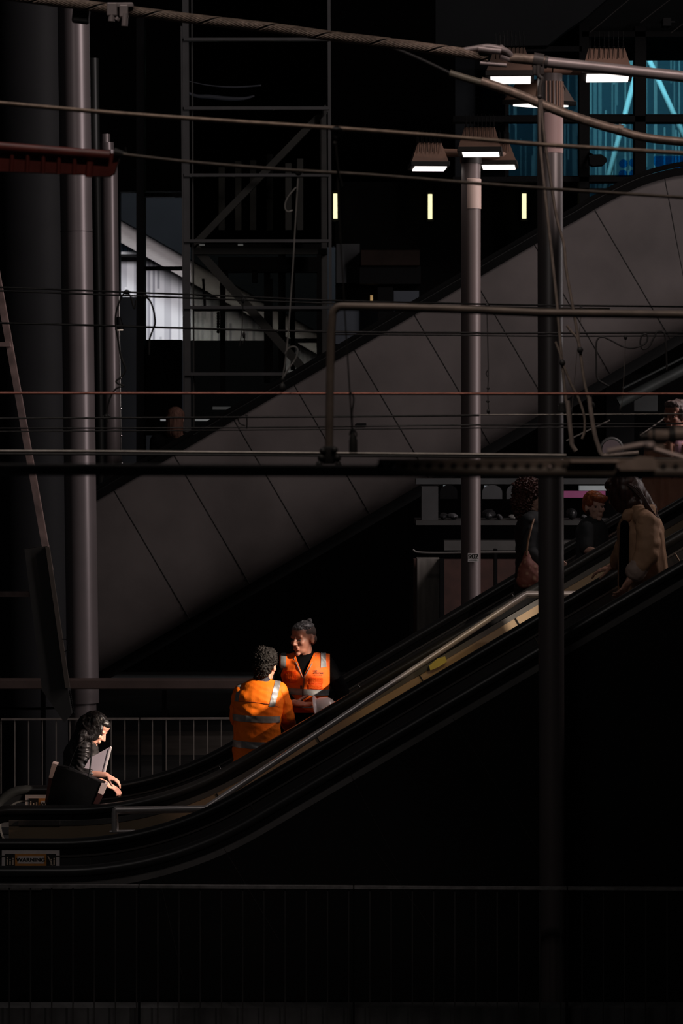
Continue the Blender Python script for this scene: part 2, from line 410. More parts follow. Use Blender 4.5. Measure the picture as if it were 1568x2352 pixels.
bm = BM(); add_tube(bm, [W(273, 680, 34.3), W(279, 1095, 34.3)], .006, 6); obj('edge_bead', bm, esc_trim, t)
for y in (868, 938, 1001, 1064, 1092):
    bm = BM(); add_ball(bm, W(272.6 + (y - 680) * .0145 + 1.5, y, 34.25), .012, u=8, v=6); obj('rivet', bm, esc_trim, t)
# shell-shaped lamp on the small column
t = thing('wall_lamp', 'small dark spotlight clipped to the small steel column', 'lamp', W(276, 745, 34.))
bm = BM(); add_tube(bm, [W(272, 728, 33.9), W(275, 757, 33.9)], [L(5, 33.9), L(11, 33.9)], 16); obj('shade', bm, frame_black, t)
bm = BM(); add_tube(bm, [W(275, 757, 33.9), W(275, 759, 33.9)], L(8, 33.9), 16); obj('lens', bm, mat('spotlight_lens', (.8, .7, .6), .4, emit=(1, .8, .65), estr=.6), t)

# tall black mullion and the glazed lift shaft
bm = BM(); pbox(bm, 313, 331, 40, 1120, 38.5, 38.9); solo('window_post', bm, frame_black, 'tall flat black post between the daylight panes left of the lift', 'post')
bm = BM(); pbox(bm, 330, 418, 612, 620, 38.6, 38.8); solo('window_transom', bm, frame_black, 'short black bar joining the flat post to the lift frame', 'bar', base=W(374, 620, 38.7))
bm = BM(); pbox(bm, 331, 416, 442, 452, 38.6, 38.8); solo('window_transom', bm, frame_black, 'upper short black bar above the blue panel beside the lift', 'bar', base=W(374, 452, 38.7))
bm = BM(); pbox(bm, 331, 416, 780, 1000, 39.4, 39.6); solo('black_panel', bm, void_m, 'black panel below the daylight pane left of the lift', 'panel')
d = 38.0
t = thing('lift_shaft', 'glazed grey steel lift shaft with crossed braces', 'lift shaft', W(590, 1300, d))
def bar(a, b, wdt, dd=d, m=frame_grey, name='frame_bar', dep=.12):
    A, B = W(*a, dd), W(*b, dd); bm = BM(); ln = (B - A).length; dr = (B - A).normalized()
    rot = V((1, 0, 0)).rotation_difference(dr).to_matrix()
    add_box(bm, (A + B) / 2 + V((0, dep / 2, 0)), (ln, dep, L(wdt, dd)), rot)
    return obj(name, bm, m, t)
bar((425, -60), (433, 1300), 14, name='corner_post'); bar((755, -60), (760, 1100), 7, name='corner_post')
bar((742, 250), (748, 1100), 14, d + .3, name='corner_post'); bar((440, -60), (446, 1200), 3, d + .1, name='corner_post')
bar((416, 60), (424, 1200), 3, d - .1, wire_pale if False else frame_grey, name='corner_bead')
for y in (90, 248, 402, 553, 706, 859): bar((422, y), (756, y), 7, d - .05, name='crossbar')
bar((444, 577), (752, 577), 13, d + .2, name='crossbar'); bar((444, 712), (752, 712), 5, d + .4, frame_black, name='crossbar')
bar((446, 566), (700, 852), 20, d + .25, name='diagonal_brace'); bar((442, 566), (752, 246), 15, d + .25, name='diagonal_brace')

for (x, y0, y1, w_) in ((511, 625, 905, 12), (613, 620, 880, 14), (647, 575, 850, 16), (672, 620, 850, 10), (735, 580, 860, 16), (623, 640, 850, 5)):
    bar((x, y0), (x, y1), w_, d + .9, frame_black, name='guide_rail')
bar((466, 640), (470, 705), 5, d + .5, frame_black, name='guide_rail')
for (x0, x1, y0, y1) in ((508, 522, 620, 655), (578, 590, 620, 648), (500, 730, 590, 625)):
    bm = BM(); pbox(bm, x0, x1, y0, y1, d + .8, d + 1.1); obj('machinery', bm, frame_black, t)
bm = BM()
for y in range(720, 764, 6): add_ball(bm, W(501, y, d + .85), .02, u=8, v=6); add_ball(bm, W(668, y + 10, d + .85), .02, u=8, v=6)
obj('chain', bm, frame_black, t)
slat = mat('pale_lift_slat', (.022, .022, .02), .5, .0, .2, 3)
for x in (502, 540, 574, 612, 655, 682):
    bm = BM(); pbox(bm, x, x + 14, 350 + (x * 7) % 40, 528, d + 1.3, d + 1.4); obj('lift_panel', bm, slat, t)
bm = BM(); pbox(bm, 442, 748, 560, 575, d + .9, d + 1.2); obj('car_floor', bm, frame_black, t)
lg2 = glass_mat('smoked_back_glass', (.50, .50, .47), 0.)
lg = glass_mat('lift_glass', (.86, .86, .84), 0.)
for y0, y1 in ((-50, 88), (92, 246), (250, 400), (404, 551), (556, 704), (708, 857), (861, 1080)):
    bm = BM(); pbox(bm, 444, 752, y0, y1, d + .02, d + .04); obj('glass_pane', bm, lg, t)
    bm = BM(); pbox(bm, 438, 748, y0, y1, d + 1.7, d + 1.72); obj('back_pane', bm, lg2, t)
for x in (464, 552):
    bm = BM(); pbox(bm, x - 6, x + 6, 560, 564, d + .05, d + .1); obj('indicator_light', bm, mat('white_indicator', (.6, .6, .6), .4, emit=(1, 1, 1), estr=.06), t)
# glass reflections painted as faintly glowing curved strips in the lift car top
for lab, pts, wd in (('long curved pale reflection modelled inside the lift shaft top', [(420, 208), (450, 220), (480, 222), (520, 226), (560, 226), (584, 220)], .025), ('thin curved reflection modelled above the long one inside the lift shaft', [(432, 186), (480, 196), (540, 200), (600, 196)], .010)):
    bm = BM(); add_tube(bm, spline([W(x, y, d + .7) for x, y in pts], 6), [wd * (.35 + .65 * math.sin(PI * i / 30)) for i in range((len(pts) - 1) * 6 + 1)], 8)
    solo('painted_reflection', bm, mat('painted_reflection_glow', (.06, .06, .075), .5, emit=(.7, .75, 1.), estr=.006), lab, 'reflection', smooth=True)
# dark gallery behind, its tubes and beams
for k, (x, y0, y1, lab) in enumerate(((770, 445, 502, 'upright yellow fluorescent tube right beside the lift shaft'), (987.5, 446, 503, 'upright yellow fluorescent tube left of the middle lamp post'), (1203.5, 445, 502, 'upright yellow fluorescent tube between the two lamp posts'))):
    t = thing('tube_light', lab, 'light', W(x, y1 + 3, 44.85), 'upright tubes in the dark gallery')
    bm = BM(); add_tube(bm, [W(x, y0, 44.85), W(x, y1, 44.85)], L(5., 44.85), 14); obj('tube', bm, tube_glow, t, smooth=40)
    bm = BM(); pbox(bm, x - 8, x + 8, y0 - 6, y1 + 6, 44.9, 45.0); obj('backplate', bm, frame_black, t)
bm = BM(); pbox(bm, 828, 964, 574, 610, 44.3, 45, bev=.01); solo('brown_beam', bm, mat('brown_beam_paint', (.03, .019, .015), .6, spec=.1), 'brown box beam hung in the dark gallery left of the middle lamp post', 'beam')
bm = BM(); pbox(bm, 826, 966, 612, 652, 44.4, 45); solo('duct_box', bm, frame_black, 'black duct box tucked under the brown beam', 'duct')
bm = BM(); pbox(bm, 772, 826, 560, 650, 44.85, 45); solo('slate_board', bm, mat('slate_panel', (.035, .038, .042), .6), 'slate grey panel beside the brown beam in the gallery', 'panel')
bm = BM(); pbox(bm, 770, 868, 702, 790, 44.2, 44.4); solo('gallery_window', bm, bluegrey_m, 'blue grey pane behind the bent pipe above the escalator edge', 'pane')
bm = BM(); pbox(bm, 904, 962, 668, 720, 44.2, 44.4); solo('gallery_window', bm, bluegrey_m, 'small blue grey pane under the duct box by the middle post', 'pane')
bm = BM(); pbox(bm, 850, 856, 678, 692, 44.9, 45.0); solo('amber_light', bm, mat('amber_glow', (.8, .5, .2), .5, emit=(1, .62, .25), estr=.25), 'tiny amber light below the duct box', 'light')
for (x, lab) in ((885, 'black upright in the gallery just left of the small pane'),):
    bm = BM(); pbox(bm, x - 18, x + 18, 660, 860, 43.6, 43.9); solo('gallery_post', bm, frame_black, lab, 'post')
for (y, lab) in ((880, 'upper'),):
    pass
# ------------------------------------------------------------------ grey clad escalator at the back
d = 33.0
def ytop(x): return 1135 - .5853 * (x - 222)
def ybot(x): return 1352 - .5830 * (x - 555)
TOP = [(196, ytop(196)), (500, ytop(500)), (800, ytop(800)), (1100, ytop(1100)), (1240, ytop(1240)), (1300, ytop(1300)), (1330, ytop(1330)+1), (1360, 469), (1420, 437), (1470, 414), (1520, 398), (1568, 388), (1640, 381), (1760, 378)]
BOT = [(1760, 643), (1568, 757), (196, ybot(196))]
t = thing('concrete_escalator', 'grey panel clad escalator climbing across the back of the hall', 'escalator', W(800, 1500, 33.5))
def top_y(x):
    for (xa, ya), (xb_, yb) in zip(TOP, TOP[1:]):
        if xa <= x <= xb_: return ya + (yb - ya) * (x - xa) / (xb_ - xa)
    return ytop(x) if x < 300 else 378
def bot_y(x): return ybot(x) if x < 1568 else 757 - .594 * (x - 1568)
def belly(x, y):                              # the flank is flat above and rolls under below
    tt = max(0., min(1., (bot_y(x) - y) / (bot_y(x) - top_y(x)))); u = max(0., (.36 - tt) / .36)
    return W(x, y, d + .48 * (1 - math.sqrt(max(0., 1 - .96 * u * u))))
bm = BM(); rows = []
XS = [196 + 1564 * i / 110 for i in range(111)]
for j in range(19):
    f = 1 - (j / 18)
    rows.append([bm.verts.new(belly(x, bot_y(x) + (top_y(x) - bot_y(x)) * f)) for x in XS])
back = [[bm.verts.new(V((v.co.x, d + .52, v.co.z))) for v in r] for r in (rows[0], rows[-1])]
for j in range(18):
    for i in range(110): bm.faces.new((rows[j][i], rows[j][i + 1], rows[j + 1][i + 1], rows[j + 1][i]))
for i in range(110):
    bm.faces.new((rows[0][i], back[0][i], back[0][i + 1], rows[0][i + 1])); bm.faces.new((rows[-1][i], rows[-1][i + 1], back[1][i + 1], back[1][i]))
    bm.faces.new((back[0][i], back[1][i], back[1][i + 1], back[0][i + 1]))
for k in range(-5, 4):
    xs = 952 + 185 * k                       # a joint crosses row 724 here and runs at a right angle to the slope
    xt = (1135 + .5853 * 222 - 724 + 1.71 * xs) / (1.71 + .5853); xb = (1352 + .583 * 555 - 724 + 1.71 * xs) / (1.71 + .583)
    if k == 3: xt += 8
    add_tube(bm, [belly(x, 724 + 1.71 * (x - xs)) - V((0, .002, 0)) for x in [xt + (xb - xt) * i / 24 for i in range(25)]], .0045, 5, mi=1)
add_tube(bm, [belly(x, y) - V((0, .002, 0)) for x, y in ((1524, 398), (1538, 470), (1552, 547), (1570, 640), (1590, 735))], .0045, 5, mi=1)
obj('side_panel', bm, [concrete, joint_m], t, smooth=35)
tp = [W(x, y, d - .06) for x, y in TOP]
pathc = [(p.x, p.z) for p in spline(tp, 6)]
bm = BM(); add_sweep(bm, pathc, [(d - .05, -.055), (d - .05, .02), (d + .12, .02), (d + .12, -.055)]); obj('edge_trim', bm, mat('black_edge_trim', (.004, .004, .004), .8, 0, spec=.04), t)
bm = BM(); add_sweep(bm, pathc, [(d + .0, .03), (d + .0, .075), (d + .08, .075), (d + .08, .03)]); obj('handrail', bm, MATS['black_edge_trim'], t)
bm = BM(); add_sweep(bm, pathc, [(d + 1.2, .03), (d + 1.2, .075), (d + 1.28, .075), (d + 1.28, .03)]); obj('handrail', bm, rubber, t)
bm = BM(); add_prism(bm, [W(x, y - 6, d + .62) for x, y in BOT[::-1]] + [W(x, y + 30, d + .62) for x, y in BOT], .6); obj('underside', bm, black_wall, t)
bm = BM(); pbox(bm, 819, 841, 972, 979, d - .02, d); obj('label_plate', bm, frame_black, t)

# ------------------------------------------------------------------ the two people-moving escalators in front
SL = math.tan(math.radians(30.6))
def rail_path(knee, z0=1.0, xs=-2.62, xe=3.9, r=2.3):
    pts = []
    rr = .30                                            # newel turn at the foot
    for i in range(0, 13):
        a = PI * (1.28 - i / 12 * .78)
        pts.append((xs + rr + rr * math.cos(a), z0 - rr + rr * math.sin(a)))
    th = math.radians(30.6); tl = r * math.tan(th / 2)
    pts.append((knee - tl - .02, z0))
    for i in range(0, 15):
        a = th * i / 14
        pts.append((knee - tl + r * math.sin(a), z0 + r - r * math.cos(a)))
    x = knee + tl * math.cos(th)
    while x < xe:
        x += .35; pts.append((x, z0 + (x - knee) * SL))
    return pts
def off_path(path, x0=None):
    return [p for p in path[12:]]
def z_on(knee, x, z0=1.0): return z0 + max(0, (x - knee)) * SL
PIC = mat('pictogram_black', (.02, .018, .016), .6)
def sticker(parent, c, wid, yface):
    """white bordered warning label: two pictogram tiles and an orange middle with a white name plate"""
    h = wid * .30
    bm = BM(); add_box(bm, V((c[0], yface, c[1])), (wid, .003, h)); s = obj('warning_label', bm, mat('label_white', (.85, .75, .72), .6, 0, .08, 20), parent)
    bm = BM(); add_box(bm, V((c[0], yface - .0022, c[1] - h * .06)), (wid * .88, .002, h * .72)); obj('orange_field', bm, mat('label_orange', (.75, .30, .07), .6), s)
    for sx in (-1, 1):
        bm = BM(); x0 = c[0] + sx * wid * .355
        add_box(bm, V((x0, yface - .0036, c[1] - h * .06)), (wid * .17, .002, h * .72)); obj('pictogram_tile', bm, PIC, s)
        bm = BM()                                          # simple standing figures and a step edge
        zc = c[1] - h * .06
        for k, xx in enumerate((-.05, .0, .05)):
            if sx > 0 and k == 0: continue
            hh = h * (.40, .28, .34)[k]
            add_ball(bm, V((x0 + xx * wid, yface - .0052, zc - h * .3 + hh + .006)), (wid * .013, .001, wid * .014), u=8, v=6)
            add_box(bm, V((x0 + xx * wid, yface - .0052, zc - h * .3 + hh / 2)), (wid * .024, .001, hh * .9))
        if sx > 0: add_tube(bm, [V((x0 - wid * .06, yface - .0052, zc + h * .25)), V((x0 + wid * .02, yface - .0052, zc - h * .3))], .0035, 6)
        obj('pictogram', bm, mat('label_cream', (.80, .62, .48), .6), s)
    bm = BM(); add_box(bm, V((c[0], yface - .0036, c[1] - h * .05)), (wid * .46, .002, h * .42), None, .0008); obj('name_plate', bm, MATS['label_white'], s)
    bm = embolden(moved(text_bm('WARNING', h * .31), Matrix.Translation((c[0], yface - .0056, c[1] - h * .05)) @ Matrix.Scale(1.10, 4, (1, 0, 0))), .0020); obj('lettering', bm, PIC, s)
    return s

def escalator(lab, dn, df, kn, kf, seamsF, outer_m, seamsN, near_trim, zoff=0.):
    t = thing('escalator', lab, 'escalator', V((-2.2, (dn + df) / 2, 0)))
    for side, (y, knee) in enumerate(((dn, kn), (df, kf))):
        p = rail_path(knee); sg = 1 if side == 0 else -1      # sg: direction of the inside
        w2, h = .042, .036
        pr = [(y + w2 * math.cos(a), -.036 + h * math.sin(a)) for a in [2 * PI * i / 12 for i in range(12)]]
        bm = BM(); add_sweep(bm, p, pr); obj('handrail', bm, rubber, t, smooth=50)
        bm = BM(); add_sweep(bm, p, [(y - .02, -.115), (y - .02, -.066), (y + .02, -.066), (y + .02, -.115)]); obj('rail_guide', bm, frame_black, t)
        q = off_path(p)
        yi = y + sg * .028
        # inside panel, its bright bead and the deck strip
        bm = BM(); add_sweep(bm, q, [(y - .024, -.72), (y - .024, -.118), (y + .024, -.118), (y + .024, -.72)]); pn = obj('balustrade_panel', bm, esc_panel if side else [esc_panel], t)
        bm = BM(); add_sweep(bm, p, [(yi - .006, -.118), (yi - .006, -.106), (yi + .006, -.106), (yi + .006, -.118)]); obj('trim_bead', bm, esc_trim, t)
        seams = seamsF if side else []
        for x in seams:
            z = z_on(knee, x) - .118 * 1.1
            sl = math.radians(30.6) if x > knee + .3 else (math.radians(12) if x > knee - .4 else 0)
            a = V((x, yi - .0035 if side else yi, z)); b = a + V((math.sin(sl), 0, -math.cos(sl))) * .30
            bm = BM(); add_tube(bm, [a, b], .0032, 5); obj('panel_joint', bm, esc_trim, pn)
        yo = y - sg * .05
        if side == 0:
            for x0 in (None,):
                bm = BM(); add_sweep(bm, q, [(yo - .012, -.135), (yo - .012, -.10), (y + .0, -.10), (y + .0, -.135)]); obj('deck_strip', bm, near_trim, t)
            bm = BM(); add_sweep(bm, q, [(yo - .004, -.80), (yo - .004, -.135), (yo + .02, -.135), (yo + .02, -.80)]); pn = obj('outer_panel', bm, outer_m, t)
            for x in seamsN:
                z = z_on(knee, x) - .135 * 1.1
                sl = math.radians(30.6) if x > knee + .3 else (math.radians(12) if x > knee - .4 else 0)
                a = V((x, yo - .006, z)); b = a + V((math.sin(sl), 0, -math.cos(sl))) * .5
                bm = BM(); add_tube(bm, [a, b], .0045, 5); obj('panel_joint', bm, joint_m, pn)
    # treads between the balustrades
    for k in range(26):
        x = -2.4 + .4 * k
        km = (kn + kf) / 2 + .15
        z = z_on(km, x + .2, 0.)
        if x > 3.6: break
        bm = BM(); add_box(bm, V((x + .2, (dn + df) / 2, z - .11)), (.398, df - dn - .14, .2)); obj('step', bm, esc_deck, t)
    return t
A_DN, A_DF, B_DN, B_DF = 20.5, 21.8, 23.6, 24.85
KA, KAF, KB, KBF = -1.08, -1.19, -1.27, -1.36
A = escalator('nearer escalator with long black handrails above the dark wall', A_DN, A_DF, KA, KAF, [1.24, .34, -.59, -1.12, -1.62, 2.15], black_wall, [], esc_deck)
B = escalator('farther escalator carrying two workers in orange, with amber lit side panels', B_DN, B_DF, KB, KBF, [.12, 1.25, -.9], amber_lit_panel, [-1.24, -.87, -.18, .54, 1.21, 1.95, 2.62], esc_deck)
sticker(A, (L(70 - CX, 21.75), EYE + (HY - 1974) * 21.75 / F), L(133, 21.75), A_DF - .032)
sticker(B, (L(124 - CX, 24.8), EYE + (HY - 1846) * 24.8 / F), L(133, 24.8), B_DF - .032)
# bright brushed cover plates on the nearer ends of the deck strips
for par, x0, x1, yy, zz in ((A, -3.0, L(95 - CX, 20.4), 20.43, .88), (B, -2.25, L(136 - CX, 23.5), 23.53, .885)):
    bm = BM(); add_box(bm, V(((x0 + x1) / 2, yy, zz)), (x1 - x0, .012, .034)); obj('cover_plate', bm, esc_trim, par, label='brushed steel cover plate')
bm = BM(); pprism(bm, [(985, 1529), (1004, 1513), (1022, 1508), (1026, 1520), (1007, 1532), (988, 1540)], 23.5, .03); obj('yellow_glint', bm, mat('painted_yellow_glint', (.36, .29, .06), .4, emit=(.9, .75, .15), estr=.02), B)  # yellow reflection on the cladding, painted as a faintly glowing patch

# the black wall beneath the nearer escalator
wp = [(x, z - .14) for x, z in rail_path(KA)[12:]]
pts = [V((wp[0][0] - 1.6, 20.44, wp[0][1]))] + [V((x, 20.44, z)) for x, z in wp]
bm = BM(); add_prism(bm, pts + [V((pts[-1].x, 20.44, 0.)), V((pts[0].x, 20.44, 0.))], .04)
for (xa, ya, xb, yb) in ((515, 1950, 640, 2160), (860, 1950, 1010, 2160), (1040, 1650, 1330, 2100), (370, 2035, 420, 2250), (800, 1770, 910, 1980)):
    add_tube(bm, [W(xa, ya, 20.438), W(xb, yb, 20.438)], .002, 5, mi=1)
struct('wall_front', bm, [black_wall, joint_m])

# fixed stair between the escalators: flight, landing and its tube handrail
t = thing('staircase', 'fixed stair between the two escalators', 'stairs', V((-1.0, 22.7, 0)))
bm = BM(); prof = [V((-1.3, 22.0, 0))]
x, z = -1.3, 0.
while x < 3.7:
    z += .17; prof.append(V((x, 22.0, z))); x += .17 / SL; prof.append(V((x, 22.0, z)))
prof += [V((x, 22.0, 0))]
add_prism(bm, prof, 1.45); obj('flight', bm, mat('stair_concrete', (.06, .055, .05), .7), t)
def railtube(pts, name='stair_handrail', r=.021):
    bm = BM(); add_tube(bm, pts, r, 12); return obj(name, bm, mat('polished_tube', (.78, .72, .70), .38, .7, .08, 6), t, smooth=40)
d = 22.95
railtube([W(263, 1911, d), W(263, 1866, d), W(264, 1861, d), W(268, 1859.5, d), W(472, 1856.5, d), W(1204, 1367, d), W(1210, 1364.5, d), W(1330, 1364.5, d)])
railtube([W(270, 1908, d + .05), W(270, 1868, d + .05), W(455, 1864, d + .05), W(900, 1572, d + .05)], 'lower_rail', .008)
railtube([W(252, 1910, d), W(310, 1909, d)], 'base_rail', .010)
for x in ():
    y = 1856.5 - (x - 472) * (1856.5 - 1366) / (1206 - 472)
    railtube([W(x, y, d), W(x, y + 260, d)], 'baluster', .014)

# ------------------------------------------------------------------ railings
def railing(lab, d, x0, x1, ytop_, pitch, ybars, rail_px, m_top, m_bar, barw, posts, slope=0., first=0., zbot=.06):
    t = thing('railing', lab, 'railing', V((L((x0 + x1) / 2 - CX, d), d, 0)))
    for a, b in zip([x0] + posts, posts + [x1]):
        bm = BM(); A_, B_ = W(a + 1.5, ytop_ + slope * (a), d), W(b - 1.5, ytop_ + slope * (b), d)
        ln = (B_ - A_).length
        add_box(bm, (A_ + B_) / 2, (ln, .04, L(rail_px, d)), V((1, 0, 0)).rotation_difference((B_ - A_).normalized()).to_matrix()); obj('top_rail', bm, m_top, t)
    A_, B_ = W(x0, 0, d), W(x1, 0, d)
    bm = BM(); add_box(bm, V(((A_.x + B_.x) / 2, d, .10)), (B_.x - A_.x, .04, .05)); obj('bottom_rail', bm, m_bar, t)
    x = first
    while x < x1:
        if x > x0:
            zt = W(x, ytop_ + slope * x + rail_px * .4, d).z
            bm = BM(); add_box(bm, V((L(x - CX, d), d, (zt + .1) / 2)), (L(barw, d), .012, zt - .1)); obj('baluster', bm, m_bar, t)
        x += pitch
    for x in posts:
        zt = W(x, ytop_ + slope * x + 2, d).z
        bm = BM(); add_box(bm, V((L(x - CX, d), d + .02, zt / 2)), (L(5, d), .05, zt)); obj('post', bm, frame_black, t)
    return t
rail_top = mat('worn_grey_top_rail', (.16, .155, .15), .45, .3, .3, 25)
railing('dark balustrade railing in front of the lowest wall', 19.6, -120, 1690, 2034, 48.7, 0, 7, rail_top, mat('charcoal_baluster', (.022, .021, .02), .5, .1), 3, [319, 812, 1302], .0045, -76)
bm = BM(); add_box(bm, V((0, 19.79, .14)), (4.8, .18, .28)); solo('kerb', bm, mat('kerb_concrete', (.045, .045, .045), .8, 0, .4, 5), 'low dark kerb running under the nearest railing', 'kerb')
steel_bar = mat('worn_silver_baluster', (.40, .35, .31), .35, .6, .15, 10)
railing('thin silver railing behind the woman with the folder', 29.8, 1, 620, 1652, 31.6, 0, 4, mat('worn_silver_top_rail', (.36, .31, .28), .35, .6, .2, 10), steel_bar, 2.4, [321], -.004, 2.5)
# platform edge bands behind that railing
bandm = mat('brown_platform_band', (.10, .082, .07), .7, 0, .3, 4, stretch=(.4, 1, 4))
for (y0, y1, dd, lab, m_) in ((1690, 1738, 36.5, 'brown brick platform edge seen low behind the silver railing', bandm), (1665, 1688, 37.2, 'dark ledge above the brown platform edge', mat('dark_ledge', (.03, .028, .026), .7)), (1745, 1800, 36, 'black track wall at the foot of the platform edge', mat('track_wall', (.03, .029, .028), .8))):
    bm = BM(); pbox(bm, -60, 900, y0, y1, dd, dd + .5); solo('platform_edge', bm, m_, lab, 'platform')
bm = BM(); pbox(bm, -60, 900, 1561, 1583, 30.6, 30.8, bev=.01); solo('long_beam', bm, mat('rusty_brown_beam', (.07, .045, .038), .6, .1, .25, 3), 'long rusty brown beam running level behind the workers', 'beam')
for x, y0, lab in ((377, 1585, 'thin black stanchion under the long beam behind the railing'), (98, 1585, 'black stanchion under the long beam near the left column')):
    bm = BM(); pbox(bm, x - 5, x + 5, y0, 1900, 30.9, 31.); solo('stanchion', bm, frame_black, lab, 'post')
# leaning mast with its dark counterweight box
t = thing('leaning_mast', 'leaning rusty channel mast with a long dark box at its foot', 'mast', W(158, 1660, 28.6))
chan = mat('pinkish_rusty_channel', (.22, .155, .145), .6, .15, .35, 9)
bm = BM(); A_, B_ = W(-22, 560, 28.6), W(112, 1310, 28.6); ln = (B_ - A_).length; rot = V((0, 0, -1)).rotation_difference((B_ - A_).normalized()).to_matrix()
add_box(bm, (A_ + B_) / 2, (L(11, 28.6), .05, ln), rot); add_box(bm, (A_ + B_) / 2 + V((L(7.5, 28.6), .03, 0)), (L(3, 28.6), .09, ln), rot); obj('channel', bm, chan, t)
bm = BM(); pprism(bm, [(-40, 786), (22, 786), (24, 796), (-40, 796)], 28.5, .1); obj('cross_arm', bm, chan, t)
bm = BM(); pbox(bm, -40, 72, 1359, 1371, 28.7, 28.8); obj('cross_arm', bm, chan, t)
bm = BM(); pprism(bm, [(56, 1262), (108, 1254), (164, 1640), (148, 1660), (96, 1585)], 28.55, .25); obj('counterweight_box', bm, mat('near_black_box', (.02, .019, .018), .6), t)
bm = BM(); pprism(bm, [(104, 1256), (113, 1256), (160, 1580), (150, 1580)], 28.5, .05); obj('box_edge', bm, mat('box_edge_paint', (.07, .055, .045), .6), t)
bm = BM(); add_tube(bm, [W(142, 1468, 28.45), W(153, 1469, 28.45), W(157, 1493, 28.45), W(148, 1497, 28.45)], .004, 6); obj('latch_loop', bm, frame_black, t)
bm = BM()
for i in range(12): add_ball(bm, W(160 + i * .9, 1588 + i * 4.6, 28.4), .010, u=6, v=5)
obj('chain', bm, frame_black, t)
# ------------------------------------------------------------------ lamp posts
def lamp_head(t, c, w_rim, h, yaw, tilt, name='lamp_head', spikes=7, top=.56, dep=.30, spike_h=.10, dif=.82):
    """a flared housing on a flat rim, lit pane below, bird spikes on top; c: centre of the rim"""
    R_ = Matrix.Translation(c) @ Matrix.Rotation(yaw, 4, 'Z') @ Matrix.Rotation(tilt, 4, 'X')
    bm = BM(); hr = h * .22
    add_box(bm, V((0, 0, 0)), (w_rim, dep, hr), None, .004)
    b = [bm.verts.new((sx * w_rim * .47, sy * dep * .47, hr * .5)) for sx, sy in ((-1, -1), (1, -1), (1, 1), (-1, 1))]
    tv = [bm.verts.new((sx * w_rim * top / 2, sy * dep * .32, h)) for sx, sy in ((-1, -1), (1, -1), (1, 1), (-1, 1))]
    fs = [bm.faces.new(tv), bm.faces.new(b[::-1])]
    for i in range(4): fs.append(bm.faces.new((b[i], b[(i + 1) % 4], tv[(i + 1) % 4], tv[i])))
    fs0 = set(fs)
    for f in bm.faces: f.material_index = 0 if f in fs0 else 1
    hd = obj(name, moved(bm, R_), [housing_m, housing_dark], t)
    bm = BM(); add_box(bm, V((w_rim * .02, -dep * .02, -hr * .5 - .004)), (w_rim * dif, dep * .80, .012), None, .003); obj('diffuser', moved(bm, R_), lamp_glow, hd)
    for k in range(spikes):
        x = w_rim * top * (-.46 + .92 * k / (spikes - 1)); bm = BM()
        add_box(bm, V((x, -dep * .1, h + .004)), (.014, dep * .52, .008))
        for sy, lean in ((-.30, -.25), (0, 0), (.3, .25)):
            add_tube(bm, [V((x, dep * sy * .9, h)), V((x + .008 * lean, dep * sy, h + spike_h))], .0018, 5)
        add_tube(bm, [V((x, -dep * .33, h + .004)), V((x, -dep * .43, h * .55))], .0022, 5)
        obj('bird_spike', moved(bm, R_), frame_black, hd)
    return hd
def arm(t, pts, r):
    bm = BM(); add_tube(bm, pts, r, 16); return obj('arm', bm, housing_m, t, smooth=40)

# the farther post, number plate 902
d = 26.2; s = F / d; R1 = L(22.5, d)
base = V((L(1081 - CX, d), d, 0)); ztop = W(0, 362, d).z
t = thing('street_lamp', 'middle lamp post with three lit heads and a small 902 plate', 'lamp post', base)
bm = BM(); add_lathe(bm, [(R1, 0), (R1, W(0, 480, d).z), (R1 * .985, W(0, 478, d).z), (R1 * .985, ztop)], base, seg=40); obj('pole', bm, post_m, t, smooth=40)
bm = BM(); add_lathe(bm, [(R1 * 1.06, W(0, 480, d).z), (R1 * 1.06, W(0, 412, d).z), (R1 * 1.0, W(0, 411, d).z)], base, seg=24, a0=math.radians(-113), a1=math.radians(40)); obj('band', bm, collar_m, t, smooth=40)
bm = BM(); add_lathe(bm, [(R1 * 1.10, W(0, 376, d).z), (R1 * 1.10, ztop + .02), (R1 * .6, ztop + .05)], base, seg=32); obj('hub', bm, housing_dark, t, smooth=40)
cz = W(0, 352, d).z
arm(t, [V((base.x, d, cz)), V((L(968 - CX, d), d + .05, cz + .012))], L(9, d))
arm(t, [V((base.x, d, cz)), V((L(1172 - CX, d), d + .12, cz - .01))], L(10, d))
arm(t, [V((base.x, d - .1, cz + .03)), V((L(1098 - CX, d), d - .3, cz + .06))], L(9, d))
lamp_head(t, W(984, 381, d + .1), L(90, d), L(50, d), math.radians(4), math.radians(-3), spikes=6, top=.6)
lamp_head(t, W(1143, 378, d + .2), L(92, d), L(46, d), math.radians(-5), math.radians(-3), spikes=6, top=.6)
lamp_head(t, W(1102, 348, d - .35), L(102, d - .35), L(52, d), math.radians(-4), math.radians(-3), spikes=8, top=.68)
pl = BM(); pbox(pl, 1074, 1099, 1271, 1290, d - R1 - .008, d - R1 - .004)
pl_o = obj('number_plate', pl, mat('number_plate_white', (.9, .84, .82), .5, 0, .05, 30), t, label='pale plate lettered 902')
nb = embolden(moved(text_bm('902', .052), Matrix.Translation(W(1086.5, 1278.5, d - R1 - .0105))), .0022); obj('lettering', nb, PIC, pl_o)
bm = BM(); pbox(bm, 1077, 1096, 1286.3, 1287.3, d - R1 - .010, d - R1 - .009); obj('rule', bm, PIC, pl_o)

